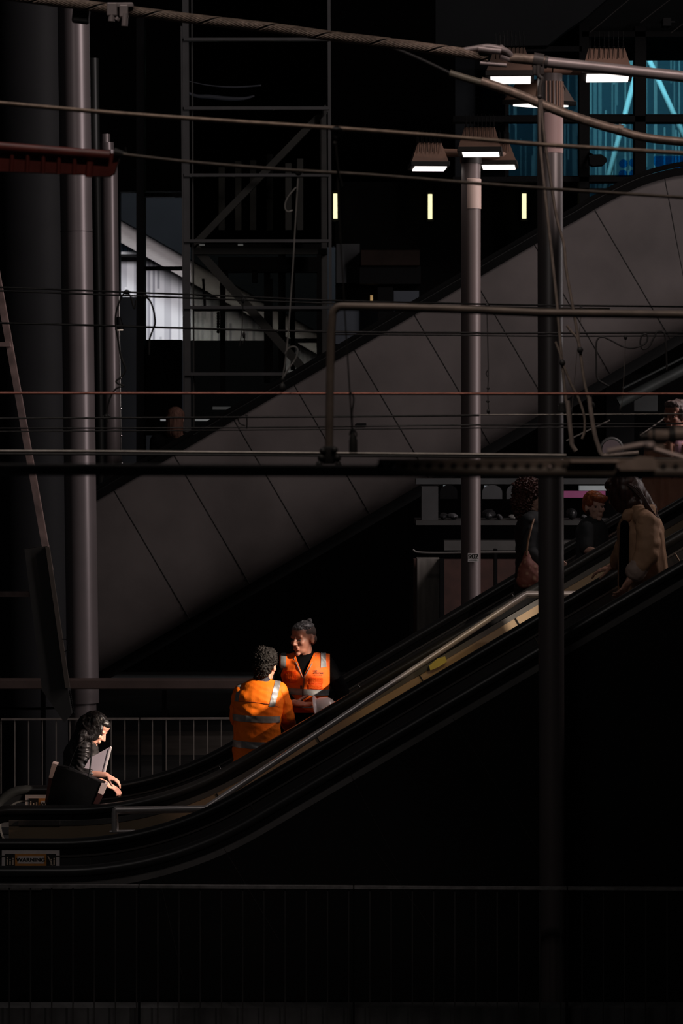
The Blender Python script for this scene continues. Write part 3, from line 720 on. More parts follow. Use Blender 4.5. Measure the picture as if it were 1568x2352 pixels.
# the nearer post
d = 19.98; R2 = L(29.5, d)
a_, b_ = W(1262.5, 190, d), W(1267, 2050, d)
base = V((L(1267 - CX, d), d, 0))
t = thing('street_lamp', 'nearest tall lamp post rising in front of the escalators at right', 'lamp post', base)
axis = (a_ - b_).normalized(); b0 = b_ - axis * (b_.z / axis.z)
def zl(y): return (W(1262, y, d) - b0).length
bm = BM(); add_lathe(bm, [(R2, 0), (R2, zl(352)), (R2 * .97, zl(350)), (R2 * .97, zl(170))], b0, axis, seg=48); obj('pole', bm, mat('shaded_post_paint', (.07, .058, .057), .42, .15, .10, 3, stretch=(3, 3, .4)), t, smooth=40)  # post paint darkened for the shade this nearer post stands in
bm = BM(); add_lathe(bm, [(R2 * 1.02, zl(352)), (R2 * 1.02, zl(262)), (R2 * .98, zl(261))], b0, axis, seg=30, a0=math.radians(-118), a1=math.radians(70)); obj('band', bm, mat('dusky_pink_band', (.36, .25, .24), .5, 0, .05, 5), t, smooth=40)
bm = BM()
for k in range(9):
    an = math.radians(-110 + 16 * k); p = b0 + V((math.cos(an) * R2, math.sin(an) * R2, 0))
    add_tube(bm, [p + axis * zl(258), p + axis * zl(188)], .006, 6)
obj('fluted_sleeve', bm, housing_m, t)
bm = BM(); add_tube(bm, [W(1300, 386, d - .03) + V((0, -.03, 0)), W(1300, 386, d - .1) + V((0, 0, 0))], .004, 6); 
bm.free()
cz = W(0, 160, d).z
arm(t, [V((b0.x, d, cz)), V((L(1168 - CX, d), d + .02, cz + .01))], L(12, d)); arm(t, [V((b0.x, d, cz)), V((L(1390 - CX, d), d + .05, cz))], L(12, d))
arm(t, [V((b0.x, d, cz - .08)), V((L(1234 - CX, d), d + .32, cz - .11))], L(11, d))
lamp_head(t, W(1170, 176, d + .05), L(112, d), L(62, d), math.radians(-3), math.radians(-3), spikes=8, top=.62, spike_h=.10)
lamp_head(t, W(1392, 172, d + .05), L(118, d), L(56, d), math.radians(-3), math.radians(-4), spikes=8, top=.70, spike_h=.10)
lamp_head(t, W(1238, 236, d + .36), L(130, d), L(48, d), math.radians(38), math.radians(2), spikes=6, top=.6, spike_h=.06, dif=.70)

# ------------------------------------------------------------------ overhead wires
def wire(lab, pix, d, thick, m=wire_m, sm=6, d1=None, group='overhead wires', name='overhead_wire', cat='wire', ends=True, seg=8):
    pix = list(pix)
    if pix[0][0] == X0: (xa, ya), (xb_, yb) = pix[0], pix[1]; pix = [(-1000, ya + (ya - yb) / (xb_ - xa) * 840)] + pix
    if pix[-1][0] == X1: (xa, ya), (xb_, yb) = pix[-2], pix[-1]; pix = pix + [(2570, yb + (yb - ya) / (xb_ - xa) * 840)]
    n = len(pix); d1 = d if d1 is None else d1
    pts = [W(x, y, d + (d1 - d) * i / max(1, n - 1)) for i, (x, y) in enumerate(pix)]
    bm = BM(); add_tube(bm, spline(pts, sm), L(thick / 2, d), seg)
    return solo(name, bm, m, lab, cat, group, smooth=60)
X0, X1 = -160, 1730
# the twisted strand at the very top and its turnbuckle
d = 15.0
t = thing('stranded_cable', 'thick twisted cable crossing the top, ending in a turnbuckle and tube', 'cable', W(784, 100, d))
cl = [(-700, -85), (-160, -30), (0, -12), (128, 4), (250, 19), (400, 38), (500, 50), (640, 66), (760, 83), (880, 97), (1000, 113), (1080, 124), (1122, 131)]
cp = spline([W(x, y, d) for x, y in cl], 14)
seglen = [0.]
for i in range(1, len(cp)): seglen.append(seglen[-1] + (cp[i] - cp[i - 1]).length)
def at_len(sv):
    for i in range(1, len(cp)):
        if seglen[i] >= sv or i == len(cp) - 1:
            f = (sv - seglen[i - 1]) / (seglen[i] - seglen[i - 1]); return cp[i - 1].lerp(cp[i], f), (cp[i] - cp[i - 1]).normalized()
pitch = L(131, d); Rr = L(10.5, d); nw = 16
bm = BM(); add_tube(bm, cp, Rr * .80, 10); obj('core', bm, wire_dark, t, smooth=60)
bm = BM(); total = seglen[-1]; step = pitch / 16
for k in range(nw):
    if k == 5: continue
    pts = []; sv = 0
    while sv <= total:
        p, tg = at_len(sv); a = -2 * PI * (sv / pitch) + 2 * PI * k / nw
        up = V((0, 0, 1)); up = (up - tg * up.dot(tg)).normalized(); bn = tg.cross(up)
        pts.append(p + up * math.cos(a) * Rr + bn * math.sin(a) * Rr); sv += step
    add_tube(bm, pts, L(1.65, d), 6)
obj('strand', bm, wire_m, t, smooth=60)
bm = BM()
add_tube(bm, spline([W(1065, 116, d), W(1100, 110, d - .02), W(1125, 108, d - .03), W(1160, 116, d - .02), W(1176, 132, d)], 6), L(7, d), 10)
add_tube(bm, [W(1098, 112, d - .03), W(1150, 118, d - .03)], L(8, d), 10)
add_tube(bm, [W(1145, 108, d), W(1153, 124, d)], L(6, d), 10); add_ball(bm, W(1151, 110, d - .02), L(7, d))
add_tube(bm, [W(1102, 145, d), W(1163, 150, d)], L(5, d), 8)
add_tube(bm, [W(1150, 128, d), W(1178, 140, d)], [L(10, d), L(6, d)], 12)
obj('fork_end', bm, galv, t, smooth=50)
bm = BM(); add_tube(bm, [W(1170, 135, d), W(1182, 134, d), W(1222, 137, d), W(1256, 142, d)], [L(8, d), L(12, d), L(12.5, d), L(12.5, d)], 18); obj('socket', bm, rust_tube if False else wire_m, t, smooth=50)
bm = BM(); add_tube(bm, [W(1250, 142, d), W(1257, 143, d)], L(15, d), 18); add_tube(bm, [W(1224, 137, d), W(1247, 141, d)], L(17, d), 18); obj('collar', bm, mat('dark_clamp_metal', (.12, .10, .09), .5, .3), t, smooth=40)
bm = BM(); add_tube(bm, [W(1256, 143, d), W(1400, 158, d), W(1760, 197, d), W(2600, 290, d)], L(13, d), 20); obj('tube', bm, galv, t, smooth=50)
bm = BM()
add_tube(bm, spline([W(1236, 150, d - .02), W(1236, 172, d - .02), W(1244, 182, d - .02), W(1240, 200, d - .02), W(1239, 225, d - .02)], 6), L(5, d), 10); add_ball(bm, W(1239, 222, d - .02), L(6, d))
add_box(bm, W(1236, 152, d), (L(26, d), .04, L(40, d)), None, .003)
obj('hanger', bm, MATS['dark_clamp_metal'], t, smooth=40)
t = thing('cable_clamp', 'pale two bolt clamp gripping the twisted cable near the top left', 'clamp', W(270, 60, d))
bm = BM(); add_box(bm, W(258, 22, d - .02), (L(24, d), .05, L(30, d)), None, .004); add_box(bm, W(285, 26, d - .02), (L(20, d), .05, L(28, d)), None, .004); add_box(bm, W(276, 12, d - .02), (L(60, d), .045, L(10, d)), None, .003)
obj('jaw', bm, galv, t)
bm = BM(); add_tube(bm, [W(257, 34, d - .03), W(256, 49, d - .03)], L(8, d), 10); add_tube(bm, [W(272, 40, d - .03), W(268, 46, d - .03)], L(6, d), 8); obj('bolt', bm, galv, t, smooth=40)
bm = BM(); add_tube(bm, [W(288, 30, d - .035), W(286, 60, d - .035)], L(7.5, d), 10); obj('bolt', bm, galv, t, smooth=40)
bm = BM(); add_box(bm, W(186, 37, d + .05), (L(40, d), .05, L(34, d)), Matrix.Rotation(.1, 3, 'Y'), .01); solo('cable_weight', bm, black_iron, 'black block hanging under the twisted cable in front of the big column', 'weight')
# the second branch with sleeves
t = thing('stay_rod', 'brown sleeved rod slanting down to the right under the twisted cable', 'rod', W(1240, 250, 15.3)); d = 15.3
bm = BM(); add_tube(bm, spline([W(896, 108, d), W(960, 134, d), W(1040, 172, d)], 8), L(4.5, d), 8); obj('wire_end', bm, wire_dark, t, smooth=60)
bm = BM(); add_tube(bm, spline([W(1032, 168, d), W(1070, 180, d), W(1106, 190, d)], 8), L(8.5, d), 14); obj('sleeve', bm, mat('olive_sleeve', (.22, .19, .14), .5, .2, .15, 12), t, smooth=60)
bm = BM(); add_tube(bm, spline([W(1104, 187, d), W(1180, 213, d), W(1290, 258, d), W(1380, 288, d), W(1424, 299, d)], 8), L(11, d), 14); obj('rod', bm, wire_m, t, smooth=60)
bm = BM(); add_tube(bm, spline([W(1420, 299, d), W(1432, 303, d), W(1480, 316, d), W(1568, 326, d), W(1730, 338, d), W(2500, 400, d)], 8), L(10, d), 14); obj('rod', bm, wire_m, t, smooth=60)
bm = BM(); add_tube(bm, [W(1417, 296, d), W(1428, 300, d)], L(13, d), 14); obj('coupling', bm, wire_m, t, smooth=40)

wire('brown wire sagging right from the column top, carrying the pulley hanger', [(X0, 222), (0, 237), (250, 259), (500, 277), (760, 294), (1000, 312), (1240, 332), (1400, 342), (X1, 362)], 10.5, 10)
wire('brown wire running right from the maroon insulator past both lamp posts', [(283, 355), (420, 371), (560, 383), (680, 392), (850, 402), (1050, 418), (1240, 432), (1400, 443), (X1, 464)], 10.9, 8, wire_dim)
wire('bare reddish contact wire stretched level across the middle', [(X0, 903), (400, 903.5), (784, 904), (1200, 904.5), (X1, 905)], 13.5, 6.5, wire_red)
wire('bright aluminium wire just above the big blurred beam', [(X0, 1036), (200, 1037), (420, 1038.5), (740, 1041), (1000, 1043), (1300, 1046)], 12.5, 7, wire_pale)
wire('dark wire doubling the aluminium wire on its lower side', [(X0, 1042), (420, 1044.5), (740, 1047), (1000, 1049), (1300, 1051), (X1, 1055)], 12.6, 5, wire_dark)
wire('upper black wire of the high left pair through the lift', [(X0, 655), (0, 660), (313, 672), (500, 679), (760, 690), (1000, 696), (1235, 701), (X1, 706)], 16, 4.2, wire_dark)
wire('lower black wire of the high left pair through the lift', [(X0, 663), (0, 668), (313, 680), (500, 687), (760, 697), (1000, 703), (1235, 707), (1400, 709)], 16, 4.2, wire_dark)
wire('single black wire one third down, behind the bent pipe', [(X0, 738), (0, 742), (200, 747), (430, 754), (760, 762), (1055, 764), (1235, 765), (X1, 763)], 16.5, 5, wire_dark)
wire('thin black companion wire right of the bent pipe', [(770, 768), (1055, 770), (1235, 772), (1400, 772), (X1, 770)], 16.6, 3.5, wire_dark)
wire('dark wire just under the reddish contact wire on the left', [(X0, 962), (0, 961), (420, 959), (760, 957), (1000, 955), (1100, 954)], 15, 4.5, wire_dark)
wire('pale thin wire under the contact wire at the right posts', [(880, 956), (1100, 953), (1235, 952.5), (1340, 952), (X1, 950)], 15.1, 3, wire_pale)
wire('upper of two thin dark wires above the aluminium wire', [(X0, 984), (400, 983), (760, 980), (1000, 977), (1235, 975), (X1, 972)], 15.4, 3.5, wire_dark)
wire('lower of two thin dark wires above the aluminium wire', [(X0, 992), (400, 989), (760, 986), (1000, 984), (1235, 982), (X1, 979)], 15.5, 3, wire_dark)
# maroon insulator at the left
t = thing('insulator', 'maroon ribbed insulator sleeve at the left edge', 'insulator', W(120, 400, 11.2)); d = 11.2
bm = BM(); pprism(bm, [(-140, 318), (0, 330), (240, 350), (262, 352), (276, 356), (262, 398), (250, 405), (205, 404), (190, 400), (-140, 388)], d, .05); obj('sleeve', bm, maroon, t)
bm = BM(); add_tube(bm, [W(-140, 327, d), W(0, 339, d), (W(252, 359, d))], L(13, d), 14); obj('core_tube', bm, maroon, t, smooth=50)
for x in (28, 64, 100, 136, 172):
    bm = BM(); add_tube(bm, [W(x, 356, d - .004), W(x - 2, 393 + x * .05, d - .004)], L(5, d), 8); obj('rib', bm, maroon, t, smooth=50)
bm = BM(); add_tube(bm, [W(207, 372, d - .01), W(204, 407, d - .01)], L(8, d), 8); obj('rib', bm, maroon, t, smooth=50)
bm = BM(); add_tube(bm, [W(262, 352, d), W(292, 357, d)], [L(13, d), L(6, d)], 10); add_tube(bm, [W(290, 350, d), W(288, 338, d)], L(1.5, d), 5); obj('end_cap', bm, black_iron, t, smooth=50)

# pulley hanger and droppers
def dropper(lab, pix, d, thick, m=wire_m, beads=(), loops=(), name='dropper_wire'):
    t = thing(name, lab, 'wire', W(*pix[-1], d))
    bm = BM(); add_tube(bm, spline([W(x, y, d) for x, y in pix], 6), L(thick / 2, d), 6); obj('wire', bm, m, t, smooth=60)
    for (x, y, rx, ry) in beads:
        bm = BM(); add_ball(bm, W(x, y, d), (L(rx, d), L(rx, d), L(ry, d))); obj('clip', bm, black_iron, t, smooth=60)
    for lp in loops:
        bm = BM(); add_tube(bm, spline([W(x, y, d - .01) for x, y in lp], 6), L(thick / 2, d), 6); obj('wire_loop', bm, m, t, smooth=60)
    return t
dropper('long dropper falling from the pulley to the dark hanging weight', [(771, 325), (774, 380), (780, 520), (787, 640), (794, 760), (803, 900), (808, 985)], 10.5, 4, wire_dark, [(770, 312, 7, 12), (773, 298, 15, 6), (768, 330, 5, 6)], [[(762, 296), (770, 292), (780, 294), (789, 301)], [(772, 345), (777, 390), (786, 428)], [(804, 900), (812, 915), (808, 950), (809, 985)]])
t = thing('hanging_weight', 'dark bottle shaped weight hung beside the bent pipe foot', 'weight', W(811, 1040, 10.5)); d = 10.5
bm = BM(); add_tube(bm, [W(810, 985, d), W(810, 1000, d), W(811, 1012, d), W(811, 1040, d)], [L(3, d), L(6, d), L(10, d), L(10, d)], 14); obj('body', bm, black_iron, t, smooth=40)
bm = BM(); add_tube(bm, spline([W(802, 1000, d), W(806, 988, d), W(812, 986, d), W(819, 998, d), W(812, 1008, d), W(803, 1003, d)], 6), L(2, d), 6); obj('shackle', bm, black_iron, t, smooth=40)
dropper('grey dropper with a big loop tied to the reddish wire', [(684, 410), (680, 480), (672, 620), (662, 760), (655, 830), (650, 862), (648, 895)], 13.4, 3.4, mat('grey_dropper', (.28, .26, .245), .5, .3), [(685, 396, 8, 8), (648, 890, 7, 10), (649, 872, 4, 6)], [[(655, 812), (662, 800), (675, 796), (683, 804), (678, 825), (660, 850), (652, 865)], [(680, 430), (660, 455), (654, 475), (660, 486), (672, 483)]])
dropper('thin knotted dropper hanging right of the middle lamp post', [(1118, 720), (1120, 800), (1121, 860), (1120, 905), (1122, 952)], 15, 2.6, wire_dark, [(1118, 702, 4, 5), (1121, 892, 4, 3), (1120, 922, 4, 3), (1121, 945, 4, 5)], [[(1120, 850), (1116, 858), (1120, 866)]])
dropper('thin pale dropper behind the two ropes at right', [(1336, 710), (1328, 780), (1320, 860), (1313, 940), (1312, 968)], 15, 1.8, wire_pale, [(1334, 708, 4, 5), (1312, 944, 3, 8)])
dropper('thin grey dropper below the looping cable at right', [(1436, 775), (1434, 830), (1430, 905), (1424, 950)], 15, 1.8, wire_pale, [(1436, 775, 4, 6), (1424, 940, 3, 8)])
dropper('short dark dropper clipped inside the lift view', [(558, 690), (556, 750), (553, 775), (550, 795)], 15.8, 2.6, wire_dark, [(558, 690, 4, 7), (560, 770, 4, 7)], [[(560, 760), (562, 778), (556, 790)]])
dropper('short dark dropper hooking the pair above the concrete slope', [(566, 952), (567, 970), (566, 985)], 15.2, 3.5, wire_dark, [(566, 955, 3, 4)], [[(545, 955), (550, 972), (563, 978)]])
def loopcable(lab, pix, d, thick, m=wire_dark):
    return wire(lab, pix, d, thick, m, 8, name='loop_cable', cat='cable', group='looping cables')
loopcable('long black cable looping down beside the small steel column', [(312, 690), (309, 708), (305, 700), (299, 680), (290, 672), (279, 682), (268, 712), (265, 740), (270, 775), (278, 820), (288, 848), (279, 865), (267, 875), (272, 882), (284, 886), (268, 892), (257, 905), (249, 925), (245, 948), (248, 972)], 15.5, 4.2)
loopcable('black cable bowing out in front of the pale battens', [(334, 682), (345, 692), (353, 715), (356, 742), (350, 760), (343, 782), (342, 815)], 15.6, 4.2)
bm = BM(); add_ball(bm, W(291, 671, 15.4), L(7, 15.4)); add_ball(bm, W(244, 955, 15.4), L(6, 15.4)); 
solo('wire_clip', bm, black_iron, 'black clips joining the looping cable to the high and low wires', 'clip') if False else bm.free()
for (x, y, lab) in ((291, 671, 'black clip where the looping cable meets the high wire pair'), (333, 681, 'black clip above the bowed cable beside the flat post'), (245, 956, 'black clip at the lower end of the looping cable')):
    bm = BM(); add_ball(bm, W(x, y, 15.4), (L(7, 15.4), .02, L(6, 15.4))); add_tube(bm, [W(x - 9, y + 1, 15.4), W(x + 9, y, 15.4)], L(2.5, 15.4), 6); solo('wire_clip', bm, black_iron, lab, 'clip', smooth=60)
loopcable('black cable curling along the wire at right and dropping to a pale tip', [(1398, 887), (1385, 880), (1371, 868), (1369, 830), (1369, 790), (1374, 777), (1384, 774), (1405, 783), (1430, 796), (1455, 799), (1480, 790), (1487, 775), (1482, 767), (1473, 772), (1470, 790), (1476, 802), (1490, 796), (1500, 778), (1510, 762), (1525, 766), (1529, 800), (1531, 850)], 15.8, 4.)
# the bent pipe
d = 10.2
t = thing('bent_pipe', 'brown pipe rising by the middle and bending off to the right', 'pipe', W(755, 1055, d))
bp = [(755, 1050), (757, 900), (760, 760), (763, 728)]
bend = [(763 + 22 - 22 * math.cos(a), 726 - 22 * math.sin(a)) for a in [PI / 2 * i / 8 for i in range(1, 9)]]
pp = bp + bend + [(900, 706), (1060, 711), (1240, 719), (1568, 723), (1730, 724), (2600, 728)]
bm = BM(); add_tube(bm, [W(x, y, d) for x, y in pp], L(9.5, d), 18); obj('tube', bm, rust_tube, t, smooth=60)
bm = BM(); add_box(bm, W(755, 1045, d), (L(30, d), .06, L(40, d)), None, .005)
for (x, y, r) in ((738, 1052, 9), (774, 1052, 9), (741, 1036, 8), (768, 1034, 8), (733, 1066, 8), (776, 1066, 7)): add_ball(bm, W(x, y, d - .03), L(r, d))
obj('foot_clamp', bm, black_iron, t, smooth=40)
# the pair of ropes and their rod hooks at right
ropem = mat('brown_rope', (.24, .185, .15), .6, 0, .25, 30)
def rope(lab, pix, d, thick, hook, knots, tail):
    t = thing('hanging_rope', lab, 'rope', W(*hook[-1], d))
    bm = BM(); add_tube(bm, spline([W(x, y, d) for x, y in pix], 8), L(thick / 2, d), 8); obj('rope', bm, ropem, t, smooth=60)
    bm = BM(); add_tube(bm, spline([W(x, y, d - .02) for x, y in hook], 6), L(5.5, d), 10); obj('hook_rod', bm, mat('tan_hook_rod', (.36, .28, .24), .5, .2, .2, 20), t, smooth=60)
    for (x, y, r) in knots:
        bm = BM(); add_ball(bm, W(x, y, d - .01), (L(r, d), L(r, d), L(r * 1.1, d))); obj('knot', bm, black_iron, t, smooth=60)
    bm = BM(); add_tube(bm, spline([W(x, y, d - .01) for x, y in tail], 8), L(3, d), 8); obj('tail', bm, ropem, t, smooth=60)
    return t
rope('left rope falling from the cable hanger to a bent hook', [(1239, 228), (1240, 330), (1252, 450), (1264, 560), (1277, 680), (1284, 760), (1291, 835), (1296, 890), (1300, 925)], 14.8, 7, [(1303, 920), (1307, 965), (1312, 1010), (1313, 1022), (1322, 1036)], [(1291, 833, 7)], [(1275, 785), (1284, 808), (1292, 835), (1310, 880), (1328, 915), (1341, 955), (1342, 990), (1336, 1008)])
rope('right rope falling from the cable hanger to a longer hook', [(1242, 228), (1248, 300), (1262, 400), (1278, 500), (1294, 560), (1300, 620), (1314, 700), (1322, 745), (1331, 800), (1342, 880), (1353, 920)], 14.85, 7, [(1353, 912), (1358, 955), (1366, 1000), (1374, 1025), (1380, 1042), (1395, 1046), (1466, 1040)], [(1332, 804, 7), (1357, 932, 9), (1353, 921, 6)], [(1301, 748), (1312, 762), (1324, 776), (1332, 804)])
bm = BM(); add_box(bm, W(1293, 936, 14.85), (L(18, 14.8), .03, L(24, 14.8)), None, .004); add_box(bm, W(1288, 938, 14.9), (L(16, 14.8), .03, L(16, 14.8)), None, .004)
solo('rope_block', bm, black_iron, 'black block beside the hook of the left rope', 'block')
# the near blurred beam with its perforated rail, clamp arm and rods
d = 7.2
t = thing('support_beam', 'thick blurred dark beam running straight across the frame', 'beam', W(784, 1100, d))
beam_m = mat('brown_black_beam', (.13, .105, .088), .5, .15, .25, 10)
bm = BM(); add_tube(bm, [W(-1200, 1074, d), W(784, 1081, d), W(2800, 1090, d)], L(14, d), 24); obj('tube', bm, beam_m, t, smooth=60)
bm = BM(); add_box(bm, (W(868, 1066, d) + W(1860, 1068, d)) / 2, (L(992, d), .018, L(26, d)), None, .002); obj('perforated_rail', bm, mat('tan_brown_rail', (.19, .145, .12), .55, .1, .25, 14), t)
bm = BM()
for k in range(34):
    x = 872 + 28.3 * k
    if x > 1700: break
    c = W(x, 1069 + (x - 868) * .003, d - .0095)
    add_tube(bm, [c, c + V((0, -.003, 0))], L(7, d), 12)
obj('rail_holes', bm, mat('hole_black', (.02, .016, .014), .8), t)
bm = BM()
for x in (905, 1262, 1418, 1436, 1470): add_ball(bm, W(x, 1073, d - .012), L(5, d), u=10, v=8)
obj('bolt_heads', bm, galv, t, smooth=60)
bm = BM(); add_box(bm, (W(1308, 1060, d - .02) + W(1420, 1060, d - .02)) / 2, (L(112, d), .02, L(6, d)), None, .002); obj('flange', bm, mat('tan_hook_rod', (.36, .28, .24)), t)
bm = BM(); pprism(bm, [(1420, 1072), (1445, 1058), (1470, 1048), (1500, 1050), (1508, 1062), (1508, 1080), (1424, 1080)], d - .04, .03); obj('gusset', bm, mat('tan_hook_rod', (.36, .28, .24)), t)
t = thing('strut_tube', 'tan tube end with a banded socket poking in at the right edge', 'tube', W(1530, 1020, 7.6)); d = 7.6
bm = BM(); add_tube(bm, [W(1548, 997, d), W(1760, 992, d)], L(17, d), 18); obj('tube', bm, MATS['tan_hook_rod'], t, smooth=50)
bm = BM(); add_tube(bm, [W(1485, 1001, d), W(1492, 1001, d), W(1536, 1000, d)], [L(8, d), L(14, d), L(14, d)], 18); obj('socket', bm, MATS['tan_hook_rod'], t, smooth=50)
bm = BM(); add_tube(bm, [W(1536, 1000, d), W(1550, 999, d)], L(19, d), 18); add_tube(bm, [W(1497, 1001, d), W(1503, 1001, d)], L(15.5, d), 18); obj('band', bm, black_iron, t, smooth=40)
bm = BM(); add_tube(bm, [W(1470, 1003, d), W(1486, 1002, d)], L(9, d), 12); obj('tip', bm, black_iron, t, smooth=40)
bm = BM(); pbox(bm, 1502, 1525, 1012, 1036, d, d + .03); obj('bracket', bm, MATS['tan_hook_rod'], t)
d = 7.4
t = thing('brace_rods', 'pale pink angled rods meeting in a knuckle above the beam at right', 'rod', W(1480, 1060, d))
bm = BM(); add_tube(bm, [W(1394, 1037, d), W(1470, 1022, d), W(1500, 1020, d)], L(7, d), 12); obj('rod', bm, galv, t, smooth=50)
bm = BM(); add_tube(bm, [W(1500, 1031, d), W(1540, 1043, d), W(1620, 1066, d)], L(6, d), 12); obj('rod', bm, galv, t, smooth=50)
bm = BM(); add_ball(bm, W(1490, 1024, d), (L(16, d), .02, L(11, d)), u=16, v=10); obj('knuckle', bm, galv, t, smooth=50)
# ------------------------------------------------------------------ people
def p_cap(a, ra, b, rb): return ('c', V(a), ra, V(b), rb)
def p_col(rings, B): return ('k', [(V(c), rx, ry) for c, rx, ry in rings], B)
def p_ell(c, r, R=None): return ('e', V(c), r, R)
def prims_bm(prims):
    bm = BM()
    for p in prims:
        if p[0] == 'k':
            rings = []
            for c, rx, ry in p[1]: rings.append([bm.verts.new(c + p[2] @ V((math.cos(2 * PI * k / 28) * rx, math.sin(2 * PI * k / 28) * ry, 0))) for k in range(28)])
            for r0, r1 in zip(rings, rings[1:]):
                for k in range(28): bm.faces.new((r0[k], r0[(k + 1) % 28], r1[(k + 1) % 28], r1[k]))
            bm.faces.new(rings[0][::-1]); bm.faces.new(rings[-1])
        elif p[0] == 'e':
            add_ball(bm, p[1], p[2], p[3], 20, 14)
        else:
            _, a, ra, b, rb = p
            n = 4; add_tube(bm, [a.lerp(b, i / n) for i in range(n + 1)], [ra + (rb - ra) * i / n for i in range(n + 1)], 14)
            add_ball(bm, a, ra, None, 14, 9); add_ball(bm, b, rb, None, 14, 9)
    return bm
def blob(prims, voxel, smooth=3, disp=None, keep=None):
    """fuses overlapping shapes into one continuous surface; returns a mesh in station metres"""
    bm = prims_bm(prims) if not isinstance(prims, bmesh.types.BMesh) else prims
    me = bpy.data.meshes.new('tmp'); bm.to_mesh(me); bm.free()
    o = bpy.data.objects.new('tmp', me); C.objects.link(o)
    md = o.modifiers.new('r', 'REMESH'); md.mode = 'VOXEL'; md.voxel_size = voxel; md.use_smooth_shade = True
    if smooth:
        ms = o.modifiers.new('s', 'SMOOTH'); ms.iterations = smooth; ms.factor = .5
    bpy.context.view_layer.update()
    out = bpy.data.meshes.new_from_object(o.evaluated_get(bpy.context.evaluated_depsgraph_get()))
    bpy.data.objects.remove(o); bpy.data.meshes.remove(me)
    if disp:
        nr = [v.normal.copy() for v in out.vertices]
        for v, n_ in zip(out.vertices, nr): v.co += n_ * disp(v.co)
        out.update()
    out.polygons.foreach_set('use_smooth', [True] * len(out.polygons))
    return out
def folds(amp, fx=6., fz=16., seed=0.):
    def f(p): 
        q = V((p.x * fx + seed, p.y * fx, p.z * fz + p.x * fx * .8))
        return amp * (noise.noise(q) + .5 * noise.noise(q * 2.1))
    return f
def cut_mesh(me, tests, keep):
    """bisects a copy of me by planes [(point, normal)] and keeps faces whose centre passes keep(c, n)"""
    bm = BM(); bm.from_mesh(me)
    for pt, nr in tests:
        bmesh.ops.bisect_plane(bm, geom=bm.verts[:] + bm.edges[:] + bm.faces[:], plane_co=pt, plane_no=nr, dist=1e-6)
    bm.normal_update()
    rm = [f for f in bm.faces if not keep(f.calc_center_median(), f.normal)]
    bmesh.ops.delete(bm, geom=rm, context='FACES')
    return bm
def shell(bm, push, thick):
    """turns a patch of faces into a thin sheet lying on the surface it came from"""
    bm.normal_update()
    nr = {v: v.normal.copy() for v in bm.verts}
    for v in bm.verts: v.co += nr[v] * push
    if thick: bmesh.ops.solidify(bm, geom=bm.faces[:], thickness=-thick if False else thick)
    return bm
def patch(name, src, planes, keep, m, parent, push=.004, thick=.0):
    bm = cut_mesh(src, planes, keep)
    if not bm.faces: bm.free(); return None
    shell(bm, push, thick)
    me = bpy.data.meshes.new(name); bm.to_mesh(me); bm.free(); me.polygons.foreach_set('use_smooth', [True] * len(me.polygons))
    return obj(name, me, m, parent)

skinm = mat('skin_warm', (.62, .33, .235), .5, 0, .08, 25, bump=.05, bscale=200)
skin_pale = mat('skin_pale', (.70, .42, .33), .5, 0, .10, 40, bump=.05, bscale=200)
eyem = mat('eye_dark', (.06, .045, .04), .15)
orange = mat('orange_hi_vis', (.95, .185, .006), .65, 0, .05, 14, bump=.10, bscale=120, spec=.25)
orange_vest = mat('orange_vest_cloth', (.85, .125, .008), .65, 0, .05, 14, bump=.10, bscale=120, spec=.25)
reflect = mat('silver_reflective_tape', (.25, .25, .255), .4, .25, .12, 30, bump=.05, bscale=60)
blackcloth = mat('black_jumper', (.0035, .0035, .004), .9, 0, .2, 20, bump=.1, bscale=150, spec=.04)
navy = mat('navy_trim', (.012, .013, .025), .7, 0, .2, 20)
trousers_m = mat('dark_trousers', (.015, .015, .018), .8, 0, .2, 15)
shoe_m = mat('black_boots', (.012, .011, .010), .5)

def basis(fwd, tilt=V((0, 0, 1))):
    """columns: person's left, back, up   (local x = left, -y = face, z = up)"""
    z = tilt.normalized(); f = V(fwd); f = (f - z * f.dot(z)).normalized()
    y = -f; x = y.cross(z)
    return Matrix((x, y, z)).transposed()
def head_prims(Cc, B, s=1., ears=True):
    def T(x, y, z): return Cc + B @ (V((x, y, z)) * s)
    def e(c, r): return p_ell(T(*c), tuple(k * s for k in r), B)
    def c(a, ra, b, rb): return p_cap(T(*a), ra * s, T(*b), rb * s)
    P = [e((0, .018, .032), (.073, .092, .082)), e((0, -.026, -.02), (.060, .062, .080)), e((0, -.036, -.070), (.047, .046, .036)),
         e((0, -.076, -.098), (.020, .016, .015)), c((0, -.083, .016), .0085, (0, -.108, -.024), .0115), e((-.010, -.094, -.029), (.009, .011, .008)), e((.010, -.094, -.029), (.009, .011, .008)),
         c((-.042, -.074, .024), .011, (.042, -.074, .024), .011), e((.036, -.064, -.018), (.022, .022, .020)), e((-.036, -.064, -.018), (.022, .022, .020)),
         c((-.018, -.090, -.052), .0065, (.018, -.090, -.052), .0065), c((-.015, -.088, -.064), .0075, (.015, -.088, -.064), .0075), e((0, -.045, .055), (.058, .042, .042))]
    if ears:
        for sx in (-1, 1): P += [e((sx * .076, .014, -.006), (.010, .018, .031)), e((sx * .072, .004, -.01), (.008, .012, .02))]
    return P
def eyes(Cc, B, body, s=1.):
    for sx in (-1, 1):
        bm = BM(); add_ball(bm, Cc + B @ (V((sx * .031, -.0745, .004)) * s), .0085 * s, None, 12, 8); obj('eye', bm, eyem, body, smooth=True)
